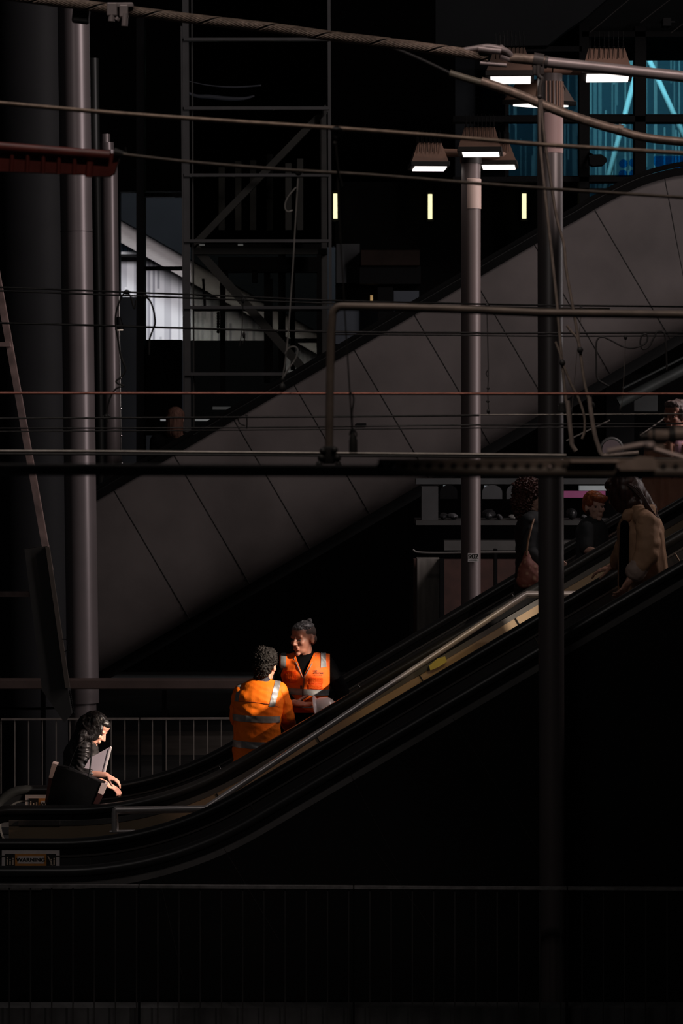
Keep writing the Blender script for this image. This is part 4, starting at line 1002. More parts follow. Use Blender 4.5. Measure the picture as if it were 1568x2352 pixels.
def hand_prims(wr, d, n, side, curl=.5, s=1., spread=.12, thumb=.7):
    """palm + four bent fingers + thumb. d: wrist-to-knuckle direction, n: palm normal (fingers curl towards it), side: +1 thumb towards d x n"""
    d = V(d).normalized(); n = V(n); n = (n - d * n.dot(d)).normalized(); t = d.cross(n) * side
    B = Matrix((t, d, n)).transposed()
    P = [p_ell(wr + d * .048 * s, (.040 * s, .052 * s, .015 * s), B), p_cap(wr, .024 * s, wr + d * .03 * s, .022 * s)]
    for k, (off, ln) in enumerate(((.030, .072), (.010, .080), (-.010, .075), (-.029, .060))):
        p = wr + d * .088 * s + t * off * s; dr = (d + t * off * spread * 10).normalized(); r = .0088 * s
        for j, f in enumerate((.45, .31, .24)):
            an = curl * (.5 + .65 * j) * (1 + .10 * k); dd = (dr * math.cos(an) + n * math.sin(an)).normalized()
            q = p + dd * ln * f * s; P.append(p_cap(p, r, q, r * .9)); p = q; r *= .9
    p = wr + d * .026 * s + t * .030 * s; dr = (d * .6 + t * thumb + n * .35).normalized()
    for j, f in enumerate((.036, .030, .024)):
        dd = (dr + (d * .35 + n * .12) * j).normalized(); q = p + dd * f * s; P.append(p_cap(p, .0115 * s - .001 * j, q, .0105 * s - .001 * j)); p = q
    return P
def rotz(fwd): return basis(V((fwd[0], fwd[1], 0)))
def torso_prims(J, B, inf=0., k=1., sh=1.):
    P_, Wa, Ch, N = J['pelvis'], J['waist'], J['chest'], J['neck']
    up = Ch.lerp(N, .5)
    r = lambda a, b, c: ((a * k + inf), (b * k + inf), (c + inf * .5))
    q2 = lambda c, a, b: (c, a * k + inf, b * k + inf)
    L_ = [p_col([q2(P_ - V((0, 0, .10)), .14, .10), q2(P_ - V((0, 0, .06)), .160, .114), q2(P_, .166, .118), q2(P_.lerp(Wa, .5), .156, .111), q2(Wa, .149, .107), q2(Wa.lerp(Ch, .5), .157, .113), q2(Ch, .167, .120), q2(Ch.lerp(up, .5), .158, .112), q2(up, .135, .096), q2(up + V((0, 0, .03)), .10, .075)], B), p_ell(Ch, r(.168, .122, .13), B), p_ell(up, r(.135, .095, .08), B)]
    m = (J['shl'] + J['shr']) / 2
    for q in ('shl', 'shr'):
        L_ += [p_cap(J[q], .054 * k + inf * .8, J[q].lerp(Ch, .6), .085 * k + inf * .7), p_cap(J[q], .046 * k + inf * .8, N.lerp(J[q], .25) - V((0, 0, .012)), .050 * k + inf * .6)]
    return L_
def arm_prims(J, q, inf=0., k=1., frm=0., to=1., cuff=0.):
    S_, E_, W_ = J['sh' + q], J['el' + q], J['wr' + q]
    out = [p_cap(S_, .050 * k + inf, E_, .040 * k + inf)]
    e2 = E_.lerp(W_, to)
    if to > 0: out.append(p_cap(E_, .040 * k + inf, e2, (.040 + (.027 - .040) * to) * k + inf * .8 + cuff))
    return out
def leg_prims(J, q, inf=0., k=1.):
    return [p_cap(J['hip' + q], .085 * k + inf, J['kn' + q], .056 * k + inf), p_cap(J['kn' + q], .056 * k + inf, J['an' + q], .040 * k + inf)]
def stand(J, fwd, floor, hipw=.09, bend=.02, gap=.10):
    """legs from the pelvis straight down to the tread at height floor"""
    B = rotz(fwd); lt = B.col[0]; f = -B.col[1]; P_ = J['pelvis']
    for q, sx in (('l', 1), ('r', -1)):
        J['hip' + q] = P_ + lt * hipw * sx - V((0, 0, .03))
        a = V((P_.x, P_.y, 0)) + lt * gap * sx; a.z = floor + .075
        J['an' + q] = a
        J['kn' + q] = J['hip' + q].lerp(a, .5) + f * bend
    return J
def person(label, J, fwd, hfwd, htilt, skin=skinm, hands=None, k=1., hs=1., group=None):
    """body: one continuous surface"""
    B = rotz(fwd); root = thing('person', label, 'person', V((J['pelvis'].x, J['pelvis'].y, J['anl'].z - .075)), group)
    HB = basis(V(hfwd), V(htilt)); hc = J['head']
    P = head_prims(hc, HB, hs) + [p_cap(J['neck'] - V((0, 0, .02)), .056 * k, hc + HB @ V((0, .012, -.07)), .050 * k)]
    P += torso_prims(J, B, 0., k)
    for q in ('l', 'r'):
        P += arm_prims(J, q, 0., k); P += leg_prims(J, q, 0., k)
        h = (hands or {}).get(q)
        if h is None: h = dict(d=J['wr' + q] - J['el' + q], n=-(B.col[0] if q == 'l' else -B.col[0]) , side=1, curl=.35)
        P += hand_prims(J['wr' + q], h['d'], h['n'], h.get('side', 1), h.get('curl', .5), k * h.get('s', 1.), thumb=h.get('thumb', .7))
        an = J['an' + q]; f = -B.col[1]
        P += [p_ell(an + f * .06 - V((0, 0, .04)), (.042, .115, .034), B)]
    me = blob(P, .0058, 2)
    # eye sockets
    def sock(v):
        l = HB.transposed() @ (v - hc) / hs
        s_ = 0
        for sx in (-1, 1):
            dx = (l.x - sx * .031) / .014; dz = (l.z - .004) / .010
            if l.y < -.05: s_ += .007 * math.exp(-dx * dx - dz * dz)
        return s_
    fy = HB @ V((0, 1, 0))
    for v in me.vertices:
        if (v.co - hc).length < .15: v.co += fy * sock(v.co)
    b = obj('body', me, skin, root)
    eyes(hc, HB, b, hs)
    # trousers and shoes
    T = []
    for q in ('l', 'r'): T += [p_cap(J['hip' + q], .092 * k + .014, J['kn' + q], .062 * k + .014), p_cap(J['kn' + q], .062 * k + .014, J['an' + q] + V((0, 0, .01)), .052 * k + .012)]
    T += [p_ell(J['pelvis'], (.172 * k + .008, .122 * k + .008, .125), B)]
    tr = obj('trousers', blob(T, .011, 3, folds(.006)), trousers_m, root)
    for q in ('l', 'r'):
        f = -B.col[1]; an = J['an' + q]
        sh = blob([p_ell(an + f * .062 - V((0, 0, .036)), (.052, .130, .039), B), p_cap(an, .050, an - V((0, 0, .03)), .050)], .009, 2)
        zf = an.z - .075
        for v in sh.vertices: v.co.z = max(v.co.z, zf + .001)
        obj('shoe', sh, shoe_m, root)
    return root, b, B, HB
def garment(name, prims, m, root, vox=.0085, sm=3, disp=None):
    me = blob(prims, vox, sm, disp); return obj(name, me, m, root), me
def wmesh(o):
    """a copy of an object's mesh in station metres"""
    me = o.data.copy(); me.transform(Matrix.Translation(world_of(o))); return me
def strands(paths, r, m, root, name='hair'):
    bm = BM()
    for p in paths: 
        n = len(p); add_tube(bm, p, [r * (.5 + .5 * math.sin(PI * min(1, .25 + .75 * (1 - i / (n - 1))))) for i in range(n)], 5)
    return obj(name, bm, m, root, smooth=True)
def curly(amp, fr, seed=0.):
    return lambda p: amp * (abs(noise.noise(p * fr + V((seed, 0, 0)))) * 2.2 - .3 + .6 * noise.noise(p * fr * 2.3))

# ---------- worker seen from behind
d0 = 24.02
def Jt(d0, **kw): return {k: W(v[0], v[1], d0 + (v[2] if len(v) > 2 else 0)) for k, v in kw.items()}
J = Jt(d0, pelvis=(591, 1741), waist=(590, 1672), chest=(592, 1610), neck=(601, 1566, .0), head=(609, 1530, .02), shl=(556, 1594, .02), shr=(638, 1588, .02),
       ell=(545, 1650, .12), wrl=(590, 1668, .34), elr=(657, 1646, .06), wrr=(664, 1672, .27))
stand(J, (.3, .95), .345)
fw = (.30, .95)
root, body, B, HB = person('worker seen from behind in orange long sleeved jacket with curly dark hair', J, fw, (.36, .92, -.10), (.06, .04, 1), hands={'r': dict(d=(.3, .5, .15), n=(-.8, .2, .3), side=1, curl=.6), 'l': dict(d=(.5, .6, .1), n=(.5, -.5, .4), side=1, curl=.5)})
hairm = mat('dark_curly_hair', (.0065, .0045, .0036), .6, 0, .4, 60, bump=.6, bscale=90, spec=.25)
def HT(x, y, z): return J['head'] + HB @ V((x, y, z))
hp = [p_ell(HT(0, .022, .046), (.092, .094, .086), HB), p_ell(HT(0, .062, -.005), (.070, .056, .078), HB), p_ell(HT(0, -.03, .085), (.066, .062, .045), HB), p_ell(HT(.02, .02, .10), (.055, .06, .042), HB), p_ell(HT(0, .070, -.055), (.052, .034, .030), HB)]
garment('hair', hp, hairm, root, .0045, 0, curly(.009, 78))
jp = torso_prims(J, B, .022)
P_ = J['pelvis']
jp += [p_col([(P_ - V((.005, 0, .13)), .186, .150), (P_ + V((0, 0, .05)), .178, .142), (J['waist'], .170, .132)], B), p_cap(J['neck'] - V((0, 0, .03)), .068, J['neck'] + V((0, 0, .014)), .060)]
jk, jme = garment('jacket', jp, orange, root, .0085, 2, folds(.0065, 7, 19))
jw = wmesh(jk)
for q, sd in (('l', 1.), ('r', 4.)):
    E_, W_, S_ = J['el' + q], J['wr' + q], J['sh' + q]
    garment('sleeve', [p_cap(S_, .072, S_.lerp(E_, .5), .068), p_cap(S_.lerp(E_, .5), .068, E_, .062), p_cap(E_, .062, E_.lerp(W_, .85), .048)], orange, jk, .0085, 2, folds(.010, 9, 16, sd))
xax = V((1, 0, 0)); zax = V((0, 0, 1))
def zb(y, d): return W(0, y, d).z
def xb(x, d): return W(x, 0, d).x
inside_arm = lambda c: c.x < xb(645, 24) and c.x > xb(530, 24)
dd = 23.9
def band(name, src, y0, y1, root, keepx, m=reflect, tilt=0., d=dd, push=.004, front=None):
    z0, z1 = zb(y1, d), zb(y0, d); no = V((tilt, 0, 1)).normalized(); xc = xb((keepx[0] + keepx[1]) / 2, d)
    p0, p1 = V((xc, 0, z0)), V((xc, 0, z1))
    def keep(c, n):
        if (c - p0).dot(no) < 0 or (c - p1).dot(no) > 0: return False
        if not (xb(keepx[0], d) < c.x < xb(keepx[1], d)): return False
        return front is None or front(c, n)
    return patch(name, src, [(p0, no), (p1, no), (V((xb(keepx[0], d), 0, 0)), xax), (V((xb(keepx[1], d), 0, 0)), xax)], keep, m, root, push)
band('reflective_stripe', jw, 1644, 1659, jk, (530, 641.5), tilt=.03)
band('reflective_stripe', jw, 1704, 1720, jk, (530, 655), tilt=.03)
def vstripe(src, a0, b0, wpx, root, y0, y1, d=dd, back=True, ycut=None):
    """a strip that runs down the cloth between two pixel points"""
    A_, B_ = W(*a0, d), W(*b0, d); t_ = (B_ - A_); t_.y = 0; nrm = V((t_.z, 0, -t_.x)).normalized(); h = L(wpx / 2, d)
    zt, zl = zb(y0, d), zb(y1, d)
    pl = [(A_ + nrm * h, nrm), (A_ - nrm * h, nrm), (V((0, 0, zt)), zax), (V((0, 0, zl)), zax)]
    def keep(c, n):
        s_ = (c - A_).dot(nrm)
        return abs(s_) < h and zl < c.z < zt and (n.y < .45 if back else n.y < .3) and (ycut is None or c.y < ycut)
    return patch('reflective_stripe', src, pl, keep, reflect, root, .0035)
vstripe(jw, (637, 1570), (624, 1622), 13, jk, 1562, 1622, ycut=24.15)
vstripe(jw, (551, 1566), (543, 1612), 9, jk, 1560, 1613, ycut=24.2)
# yoke seam, navy collar and dark cuff lining
bm = BM(); bvh = BVHTree.FromPolygons([v.co for v in jw.vertices], [p.vertices for p in jw.polygons])
def onto(px, py, d_from=20., lift=.004, tree=None):
    o_ = V((0, 0, EYE)); dr = (W(px, py, 20) - o_).normalized()
    h = (tree or bvh).ray_cast(o_ + dr * d_from, dr)
    return h[0] - dr * lift if h[0] is not None else None
for seg in ([(547, 1611), (570, 1611.5), (600, 1615), (622, 1618), (641, 1624)],):
    pts = [onto(x, y, lift=.002) for x, y in seg]; pts = [p for p in pts if p]
    if len(pts) > 2: add_tube(bm, spline(pts, 6), .0022, 5)
obj('yoke_seam', bm, mat('orange_seam', (.40, .06, .005), .7), jk)
nk = J['neck']; 
garment('collar', [p_cap(nk - V((0, 0, .02)), .0705, nk + V((-.002, .0, .022)), .0625)], navy, jk, .007, 1)
bm = BM(); E_ = J['elr']; w_ = J['wrr']
garment('cuff', [p_cap(E_.lerp(w_, .62), .047, E_.lerp(w_, .95), .048)], navy, jk, .007, 1)

# ---------- worker facing, orange vest over a black jumper
d0 = 24.45
J = Jt(d0, pelvis=(697, 1688), waist=(698, 1612), chest=(698, 1550), neck=(703, 1508), head=(696, 1467, -.03), shr=(655, 1523, -.0), shl=(747, 1524, .03),
       elr=(640, 1590, -.02), wrr=(671, 1614, -.26), ell=(786, 1588, .02), wrl=(768, 1648, .02))
fw = (-.16, -.98); stand(J, fw, .568)
root, body, B, HB = person('worker facing camera in orange sleeveless vest over black jumper', J, fw, (-.62, -.78, -.12), (-.08, -.06, 1), skin=mat('skin_brown', (.40, .175, .12), .5, 0, .08, 25, bump=.05, bscale=200), hands={'r': dict(d=(.96, -.15, -.12), n=(.05, -.25, .95), side=-1, curl=.28, thumb=1.0, s=1.12), 'l': dict(d=(-.5, -.2, -.85), n=(-.8, .1, .3), side=1, curl=.5)}, hs=1.02)
def HT(x, y, z): return J['head'] + HB @ V((x, y, z))
greyhair = mat('swept_grey_hair', (.17, .158, .155), .36, .1, .6, 60, bump=.5, bscale=60, stretch=(1, .2, 1))
shorthair = mat('clipped_grey_sides', (.115, .078, .064), .8, 0, .3, 150, bump=.4, bscale=300)
garment('hair', [p_ell(HT(0, .010, .082), (.066, .088, .045), HB), p_ell(HT(0, -.052, .080), (.050, .036, .028), HB), p_ell(HT(0, .075, .075), (.045, .04, .035), HB)], greyhair, root, .005, 2, lambda p: .004 * noise.noise(V((p.x * 90, p.y * 20, p.z * 90))))
garment('clipped_hair', [p_ell(HT(0, .030, .042), (.0765, .088, .062), HB), p_ell(HT(0, .075, -.01), (.060, .040, .050), HB), p_ell(HT(0, .012, .045), (.0755, .080, .050), HB)], shorthair, root, .005, 2)
garment('hair_bun', [p_ell(HT(0, .085, .112), (.022, .022, .022), HB), p_cap(HT(0, .07, .10), .016, HT(.0, .095, .122), .012)], greyhair, root, .005, 1, curly(.004, 90))
strands([spline([HT(x, -.045 + abs(x) * .3, .103 - abs(x) * .45), HT(x * .95, .01, .128 - abs(x) * .5), HT(x * .6, .06, .118 - abs(x) * .25), HT(x * .25, .085, .108)], 5) for x in [-.055 + .011 * i for i in range(11)]], .006, greyhair, root, 'hair_strands')
jp = torso_prims(J, B, .010) + arm_prims(J, 'l', .014, 1., 0, 1.) + arm_prims(J, 'r', .014, 1., 0, .94) + [p_cap(J['neck'] - V((0, 0, .03)), .066, J['neck'] + V((0, 0, .022)), .060)]
ju, _ = garment('jumper', jp, blackcloth, root, .009, 2, folds(.005))
vp = torso_prims(J, B, .026); P_ = J['pelvis']
vp += [p_col([(P_ - V((0, 0, .06)), .172, .138), (J['waist'], .168, .134), (J['chest'], .172, .138)], B)]
vme = blob(vp, .0085, 2, folds(.006, 6, 18, 3.))
dv = 24.3
bvh = BVHTree.FromPolygons([v.co for v in vme.vertices], [p.vertices for p in vme.polygons])
# neckline: a V whose tip is at the zip, arm holes, and a straight hem
tipv, nl, nr_ = W(696, 1556, dv), W(671, 1489, dv), W(727, 1487, dv)
def pl2(a, b):
    t_ = b - a; n_ = V((t_.z, 0, -t_.x)).normalized(); return (a, n_)
LP, RP = pl2(tipv, nl), pl2(nr_, tipv)
AL, AR = pl2(W(752, 1490, dv), W(756, 1620, dv)), pl2(W(643, 1620, dv), W(646, 1490, dv))
hem = zb(1638, dv)
def vkeep(c, n):
    if c.z < hem: return False
    if (c - LP[0]).dot(LP[1]) > 0 and (c - RP[0]).dot(RP[1]) > 0 and c.z > tipv.z and n.y < .55 and c.y < J['neck'].y + .0: return False
    if c.z > zb(1503, dv) and abs(c.x - xb(700, dv)) < L(24, dv): return False
    if (c - AL[0]).dot(AL[1]) < 0 if AL[1].x > 0 else (c - AL[0]).dot(AL[1]) > 0: pass
    if c.x > xb(757, dv) or c.x < xb(641, dv): return False
    return True
# orient the neckline planes so that the opening's centre is positive
ctr = W(699, 1515, dv)
LP = (LP[0], LP[1] if (ctr - LP[0]).dot(LP[1]) > 0 else -LP[1]); RP = (RP[0], RP[1] if (ctr - RP[0]).dot(RP[1]) > 0 else -RP[1])
bm = cut_mesh(vme, [LP, RP, (V((0, 0, hem)), zax), (tipv, zax), (V((xb(757, dv), 0, 0)), xax), (V((xb(641, dv), 0, 0)), xax)], vkeep)
bmesh.ops.solidify(bm, geom=bm.faces[:], thickness=.004)
me = bpy.data.meshes.new('vest'); bm.to_mesh(me); bm.free(); me.polygons.foreach_set('use_smooth', [True] * len(me.polygons))
vest = obj('vest', me, orange_vest, root)
okv = lambda c, n: vkeep(c, n)
band('reflective_stripe', vme, 1583, 1597, vest, (641, 757), d=dv, front=okv, tilt=.05, push=.005)
band('reflective_stripe', vme, 1612, 1626, vest, (641, 757), d=dv, front=okv, tilt=.02, push=.005)
def vs2(x0, x1, y0, y1):
    pl = [(V((xb(x0, dv), 0, 0)), xax), (V((xb(x1, dv), 0, 0)), xax), (V((0, 0, zb(y1, dv))), zax)]
    patch('reflective_stripe', vme, pl, lambda c, n: xb(x0, dv) < c.x < xb(x1, dv) and c.z > zb(y1, dv) and n.y < .5 and vkeep(c, n), reflect, vest, .005)
vs2(644.5, 656, 1490, 1537); vs2(736, 748, 1490, 1535)
bm = BM()
for seg in ([(696, 1557), (695, 1580), (693.5, 1600), (692, 1622)], [(698.5, 1557), (697, 1580), (695.5, 1600), (694, 1622)]):
    pts = [p for p in (onto(x, y, lift=.006) for x, y in seg) if p]
    if len(pts) > 1: add_tube(bm, spline(pts, 5), .0028, 6)
obj('zip', bm, mat('zip_metal', (.16, .12, .11), .4, .5), vest)
bm = BM()
for seg in ([(673, 1508), (684, 1532), (695, 1557)], [(725, 1505), (712, 1532), (698, 1557)]):
    pts = [p for p in (onto(x, y, lift=.004) for x, y in seg) if p]
    if len(pts) > 1: add_tube(bm, spline(pts, 5), .0035, 6)
obj('neck_piping', bm, mat('grey_piping', (.20, .19, .18), .5), vest)
for (x0, x1, y0, y1) in ((711, 741, 1556, 1570), (651, 680, 1541, 1566), (709, 740, 1571, 1582)):
    bm = BM(); rows = []
    for j in range(4):
        rows.append([onto(x0 + (x1 - x0) * i / 6, y0 + (y1 - y0) * j / 3 + 1.5 * i / 6, lift=.007) for i in range(7)])
    if all(all(r) for r in rows):
        vv = [[bm.verts.new(p) for p in r] for r in rows]
        for j in range(3):
            for i in range(6): bm.faces.new((vv[j][i], vv[j][i + 1], vv[j + 1][i + 1], vv[j + 1][i]))
        bmesh.ops.solidify(bm, geom=bm.faces[:], thickness=.004)
        obj('pocket', bm, orange_vest, vest)
    else: bm.free()
ink = mat('dark_ink', (.03, .012, .008), .7)
ink2 = mat('faded_ink', (.30, .055, .01), .7)
for txt, cx_, cy_, sz, m_ in (('RAIL', 724.6, 1541.0, .0150, ink), ('NETWORK', 731.2, 1545.8, .0150, ink), ('VICTORIA', 730.6, 1550.6, .0145, ink2)):
    bm = text_bm(txt, sz)
    if m_ is ink: embolden(bm, .0006)
    for v in bm.verts:
        px, py = cx_ + v.co.x * F / dv, cy_ - v.co.z * F / dv + (v.co.x * F / dv) * .03
        h = onto(px, py, lift=.0065)
        v.co = h if h else W(px, py, dv - .15)
    obj('lettering', bm, m_, vest)
bm = BM(); p = onto(691, 1578, lift=.01)
if p: add_box(bm, p, (.012, .008, .024), None, .002); obj('clip', bm, black_iron, vest)
else: bm.free()
# hard hat in the crook of the left arm
helm = mat('white_hard_hat', (.85, .70, .69), .28, 0, .03, 5)
t = thing('hard_hat', 'pale hard hat tucked under the arm of the facing worker', 'hard hat', W(742, 1640, 24.1))
ax = V((.95, -.16, .26)).normalized(); c = W(729, 1634, 24.1)
q = V((0, 0, 1)).rotation_difference(ax).to_matrix()
bm = BM(); prof = [(.098, 0), (.098, .012), (.093, .02)] + [(.096 * math.cos(a) ** .62, .02 + .122 * math.sin(a)) for a in [PI / 2 * i / 9 for i in range(1, 9)]] + [(.004, .1425)]
prof = [(.118, -.004), (.120, .002), (.100, .010)] + prof[1:]
add_lathe(bm, prof, V((0, 0, 0)), V((0, 0, 1)), 36)
bmesh.ops.transform(bm, matrix=Matrix.Translation(c) @ q.to_4x4() @ Matrix.Diagonal((.96, 1.02, .96, 1)) , verts=bm.verts[:]); sh = obj('shell', bm, helm, t, smooth=35)
bm = BM()
for off in (-.026, 0, .026):
    pts = [c + q @ V((off * .84, 1.02 * .096 * (abs(math.cos(a)) ** .62) * (1 if math.cos(a) > 0 else -1), .020 + .1185 * math.sin(a))) for a in [PI * (.12 + .76 * i / 14) for i in range(15)]]
    add_tube(bm, pts, .0055, 8)
obj('ridge', bm, helm, t, smooth=50)

# ---------- woman on the landing with folder and tote bag
d0 = 24.2
J = Jt(d0, pelvis=(172, 1856), waist=(178, 1795), chest=(186, 1738), neck=(199, 1698, .01), head=(219, 1675), shr=(194, 1716, -.14), shl=(190, 1716, .16),
       elr=(186, 1775, -.24), wrr=(243, 1781, -.27), ell=(190, 1780, .18), wrl=(242, 1800, .02))
fw = (.97, -.18); stand(J, fw, .02)
root, body, B, HB = person('woman in black jacket with long dark hair looking down on the escalator landing', J, fw, (.76, -.24, -.60), (.60, -.05, .80), skin=mat('skin_tan', (.66, .34, .25), .5, 0, .08, 25), hands={'r': dict(d=(.86, -.05, -.40), n=(-.25, .15, -.9), side=-1, curl=.55, s=1.0), 'l': dict(d=(.75, -.2, -.35), n=(-.3, .3, -.9), side=1, curl=.5)}, k=.88, hs=.94)
def HT(x, y, z): return J['head'] + HB @ (V((x, y, z)) * .94)
blackhair = mat('long_black_hair', (.012, .010, .010), .36, 0, .4, 60, bump=.5, bscale=60, stretch=(1, 1, .25))
hp = [p_ell(HT(0, .028, .046), (.084, .096, .080), HB), p_ell(HT(0, .09, -.01), (.080, .055, .09), HB), p_ell(HT(-.062, -.012, -.012), (.026, .062, .085), HB), p_ell(HT(.062, -.012, -.012), (.026, .062, .085), HB), p_ell(HT(0, -.030, .084), (.064, .046, .030), HB), p_cap(HT(-.07, -.03, -.04), .024, HT(-.08, -.02, -.12), .018)]
hp += [p_cap(W(205, 1668, 24.2), .075, W(186, 1705, 24.22), .075), p_cap(W(186, 1705, 24.22), .080, W(172, 1745, 24.25), .065), p_cap(W(190, 1690, 24.05), .045, W(183, 1712, 24.03), .030), p_cap(W(172, 1745, 24.25), .06, W(170, 1768, 24.25), .03)]
garment('hair', hp, blackhair, root, .0065, 1, lambda p: .008 * noise.noise(V((p.x * 28, p.y * 28, p.z * 9))) + .003 * noise.noise(p * 90))
random.seed(11)
hs_ = []
for i in range(30):
    a = random.uniform(-.06, .06); 
    hs_.append(spline([HT(-.078, .02 + a, .05 + abs(a) * .1), HT(-.088, .035 + a * .9, -.01), W(214 - 10 * random.random() + a * 60, 1690, 24.04), W(196 + a * 90 + random.uniform(-6, 6), 1704 + random.uniform(-3, 8), 24.03)], 6))
strands(hs_, .0035, blackhair, root, 'hair_strands')
jack = mat('black_satin_jacket', (.022, .020, .020), .40, 0, .2, 20, bump=.1, bscale=80, spec=.6)
def ruched(p): return .0045 * math.sin(p.z * 190 + p.x * 90 + 9 * noise.noise(p * 11)) * (1 if p.y < 24.12 else .3) + .005 * noise.noise(p * 14)
jp = torso_prims(J, B, .018, .88) + arm_prims(J, 'l', .014, .9, 0, .35) + [p_cap(J['shr'], .056, J['elr'], .048), p_cap(J['elr'], .048, J['elr'].lerp(J['wrr'], .34), .040), p_cap(J['neck'] - V((0, 0, .02)), .062, J['neck'] + V((.01, 0, .005)), .054), p_ell(J['pelvis'] + V((0, 0, .03)), (.16, .12, .1), B)]
garment('jacket', jp, jack, root, .007, 1, ruched)
# folder
foldm = mat('pale_lilac_folder', (.60, .54, .60), .5, 0, .03, 8)
t = thing('folder', 'large pale lilac folder clamped under the arm of the woman', 'folder', W(225, 1776, 24.02))
bm = BM(); pprism(bm, [(252, 1716), (237, 1777), (192, 1766), (206, 1741)], 23.93, .012); obj('cover', bm, foldm, t)
bm = BM(); pprism(bm, [(252.4, 1716), (256, 1717.5), (240.5, 1778), (237.4, 1777)], 23.927, .05); obj('spine', bm, mat('white_page_edge', (.85, .80, .80), .5), t)
bm = BM(); pprism(bm, [(249.5, 1720), (251, 1720.4), (237, 1776), (235.6, 1775.6)], 23.925, .004); obj('crease', bm, mat('lilac_crease', (.40, .36, .42), .6), t)
# tote bag with strap
t = thing('tote_bag', 'black tote bag with pale corner patches hung from the woman', 'bag', W(165, 1850, 23.85))
bagm = mat('black_bag_leather', (.0035, .004, .0045), .5, 0, .2, 20, spec=.2)
bm = BM(); pprism(bm, [(120, 1757), (150, 1762), (200, 1782), (244, 1800), (222, 1862), (102, 1862)], 23.69, .12); bmesh.ops.bevel(bm, geom=bm.edges[:], offset=.012, segments=2, affect='EDGES'); obj('body', bm, bagm, t, smooth=40)
palep = mat('pale_bag_patch', (.62, .50, .47), .5); redp = mat('dark_red_bag_patch', (.028, .007, .006), .5)
for poly, m_ in (([(119.5, 1753), (131, 1756), (120, 1788), (112, 1786)], palep), ([(233, 1799), (246, 1801.5), (236.5, 1826), (224.5, 1821)], palep), ([(112, 1786), (120, 1788), (108, 1846), (103, 1842)], redp), ([(224.5, 1822), (236.5, 1827), (226, 1848), (214, 1846)], redp)):
    bm = BM(); pprism(bm, poly, 23.68, .14); obj('corner_patch', bm, m_, t)
bm = BM(); pts = [W(199, 1697, 24.0), W(206, 1699, 23.90), W(210, 1710, 23.86), W(209, 1740, 23.82), W(206, 1768, 23.74), W(203, 1790, 23.69)]
add_tube(bm, spline(pts, 6), .005, 8, flat=.5); obj('strap', bm, bagm, t, smooth=50)
bm = BM(); add_tube(bm, spline([W(199, 1697, 24.0), W(186, 1700, 24.02), W(170, 1730, 23.90), W(158, 1764, 23.70)], 6), .005, 8, flat=.5); obj('strap', bm, bagm, t, smooth=50)

# ---------- boy with red hair on the farther escalator
d0 = 24.3
J = Jt(d0, pelvis=(1357, 1318), waist=(1357, 1262), chest=(1359, 1228), neck=(1362, 1200), head=(1366, 1165, -.01), shr=(1347, 1215, -.10), shl=(1377, 1214, .10),
       elr=(1345, 1262, -.14), wrr=(1376, 1268, -.26), ell=(1376, 1262, .14), wrl=(1398, 1248, .2))
fw = (.70, -.70); stand(J, fw, 1.75, .07)
root, body, B, HB = person('red haired boy in dark tee just left of the woman in tan', J, fw, (.38, -.92, .0), (0, 0, 1), skin=skin_pale, k=.74, hs=.86, hands={'r': dict(d=(.9, -.3, .1), n=(0, 0, -1), side=1, curl=.5), 'l': dict(d=(.9, .1, .2), n=(0, 0, -1), side=-1, curl=.5)})
def HT(x, y, z): return J['head'] + HB @ (V((x, y, z)) * .86)
redhair = mat('ginger_hair', (.34, .085, .022), .45, 0, .35, 60, bump=.5, bscale=90, stretch=(1, 1, .3))
garment('hair', [p_ell(HT(0, .025, .058), (.080, .090, .070), HB), p_ell(HT(0, .08, .0), (.066, .04, .06), HB), p_ell(HT(.01, -.062, .076), (.066, .036, .030), HB), p_ell(HT(.02, -.075, .060), (.045, .022, .018), HB), p_ell(HT(-.06, -.03, .045), (.02, .03, .03), HB)], redhair, root, .005, 1, lambda p: .006 * noise.noise(V((p.x * 60, p.y * 60, p.z * 18))))
teem = mat('charcoal_tee', (.030, .034, .038), .8, 0, .15, 20)
garment('tee_shirt', torso_prims(J, B, .016, .74) + [p_cap(J['shr'], .056, J['shr'].lerp(J['elr'], .80), .056), p_cap(J['shl'], .056, J['shl'].lerp(J['ell'], .80), .056), p_cap(J['neck'] - V((0, 0, .02)), .05, J['neck'] + V((0, 0, .0)), .045)], teem, root, .007, 2, folds(.005, 8, 14))

# ---------- person with curly red hair mostly behind the nearest post, and the floral bag
d0 = 24.35
J = Jt(d0, pelvis=(1222, 1355), waist=(1222, 1270), chest=(1222, 1222), neck=(1224, 1180), head=(1222, 1140), shr=(1212, 1200, -.15), shl=(1232, 1198, .15),
       elr=(1212, 1262, -.18), wrr=(1240, 1290, -.2), ell=(1232, 1262, .18), wrl=(1262, 1280, .2))
fw = (.95, -.2); stand(J, fw, 1.514)
root, body, B, HB = person('person with bushy dark red hair hidden behind the nearest lamp post', J, fw, (.95, -.1, 0), (0, 0, 1), skin=skin_pale, k=.9)
def HT(x, y, z): return J['head'] + HB @ V((x, y, z))
dred = mat('dark_red_curls', (.060, .014, .009), .5, 0, .5, 60, bump=.6, bscale=80)
garment('hair', [p_ell(HT(0, .035, .04), (.105, .105, .10), HB), p_ell(HT(0, .07, -.04), (.11, .075, .11), HB), p_ell(HT(0, .075, -.10), (.095, .06, .07), HB)], dred, root, .005, 0, curly(.017, 62))
garment('jacket', torso_prims(J, B, .022, .9) + arm_prims(J, 'l', .018, .9) + arm_prims(J, 'r', .018, .9), mat('dark_denim_jacket', (.008, .0095, .012), .8, 0, .2, 20), root, .010, 2, folds(.006))
t = thing('shoulder_bag', 'dark red floral shoulder bag left of the nearest post', 'bag', W(1213, 1350, 24.05))
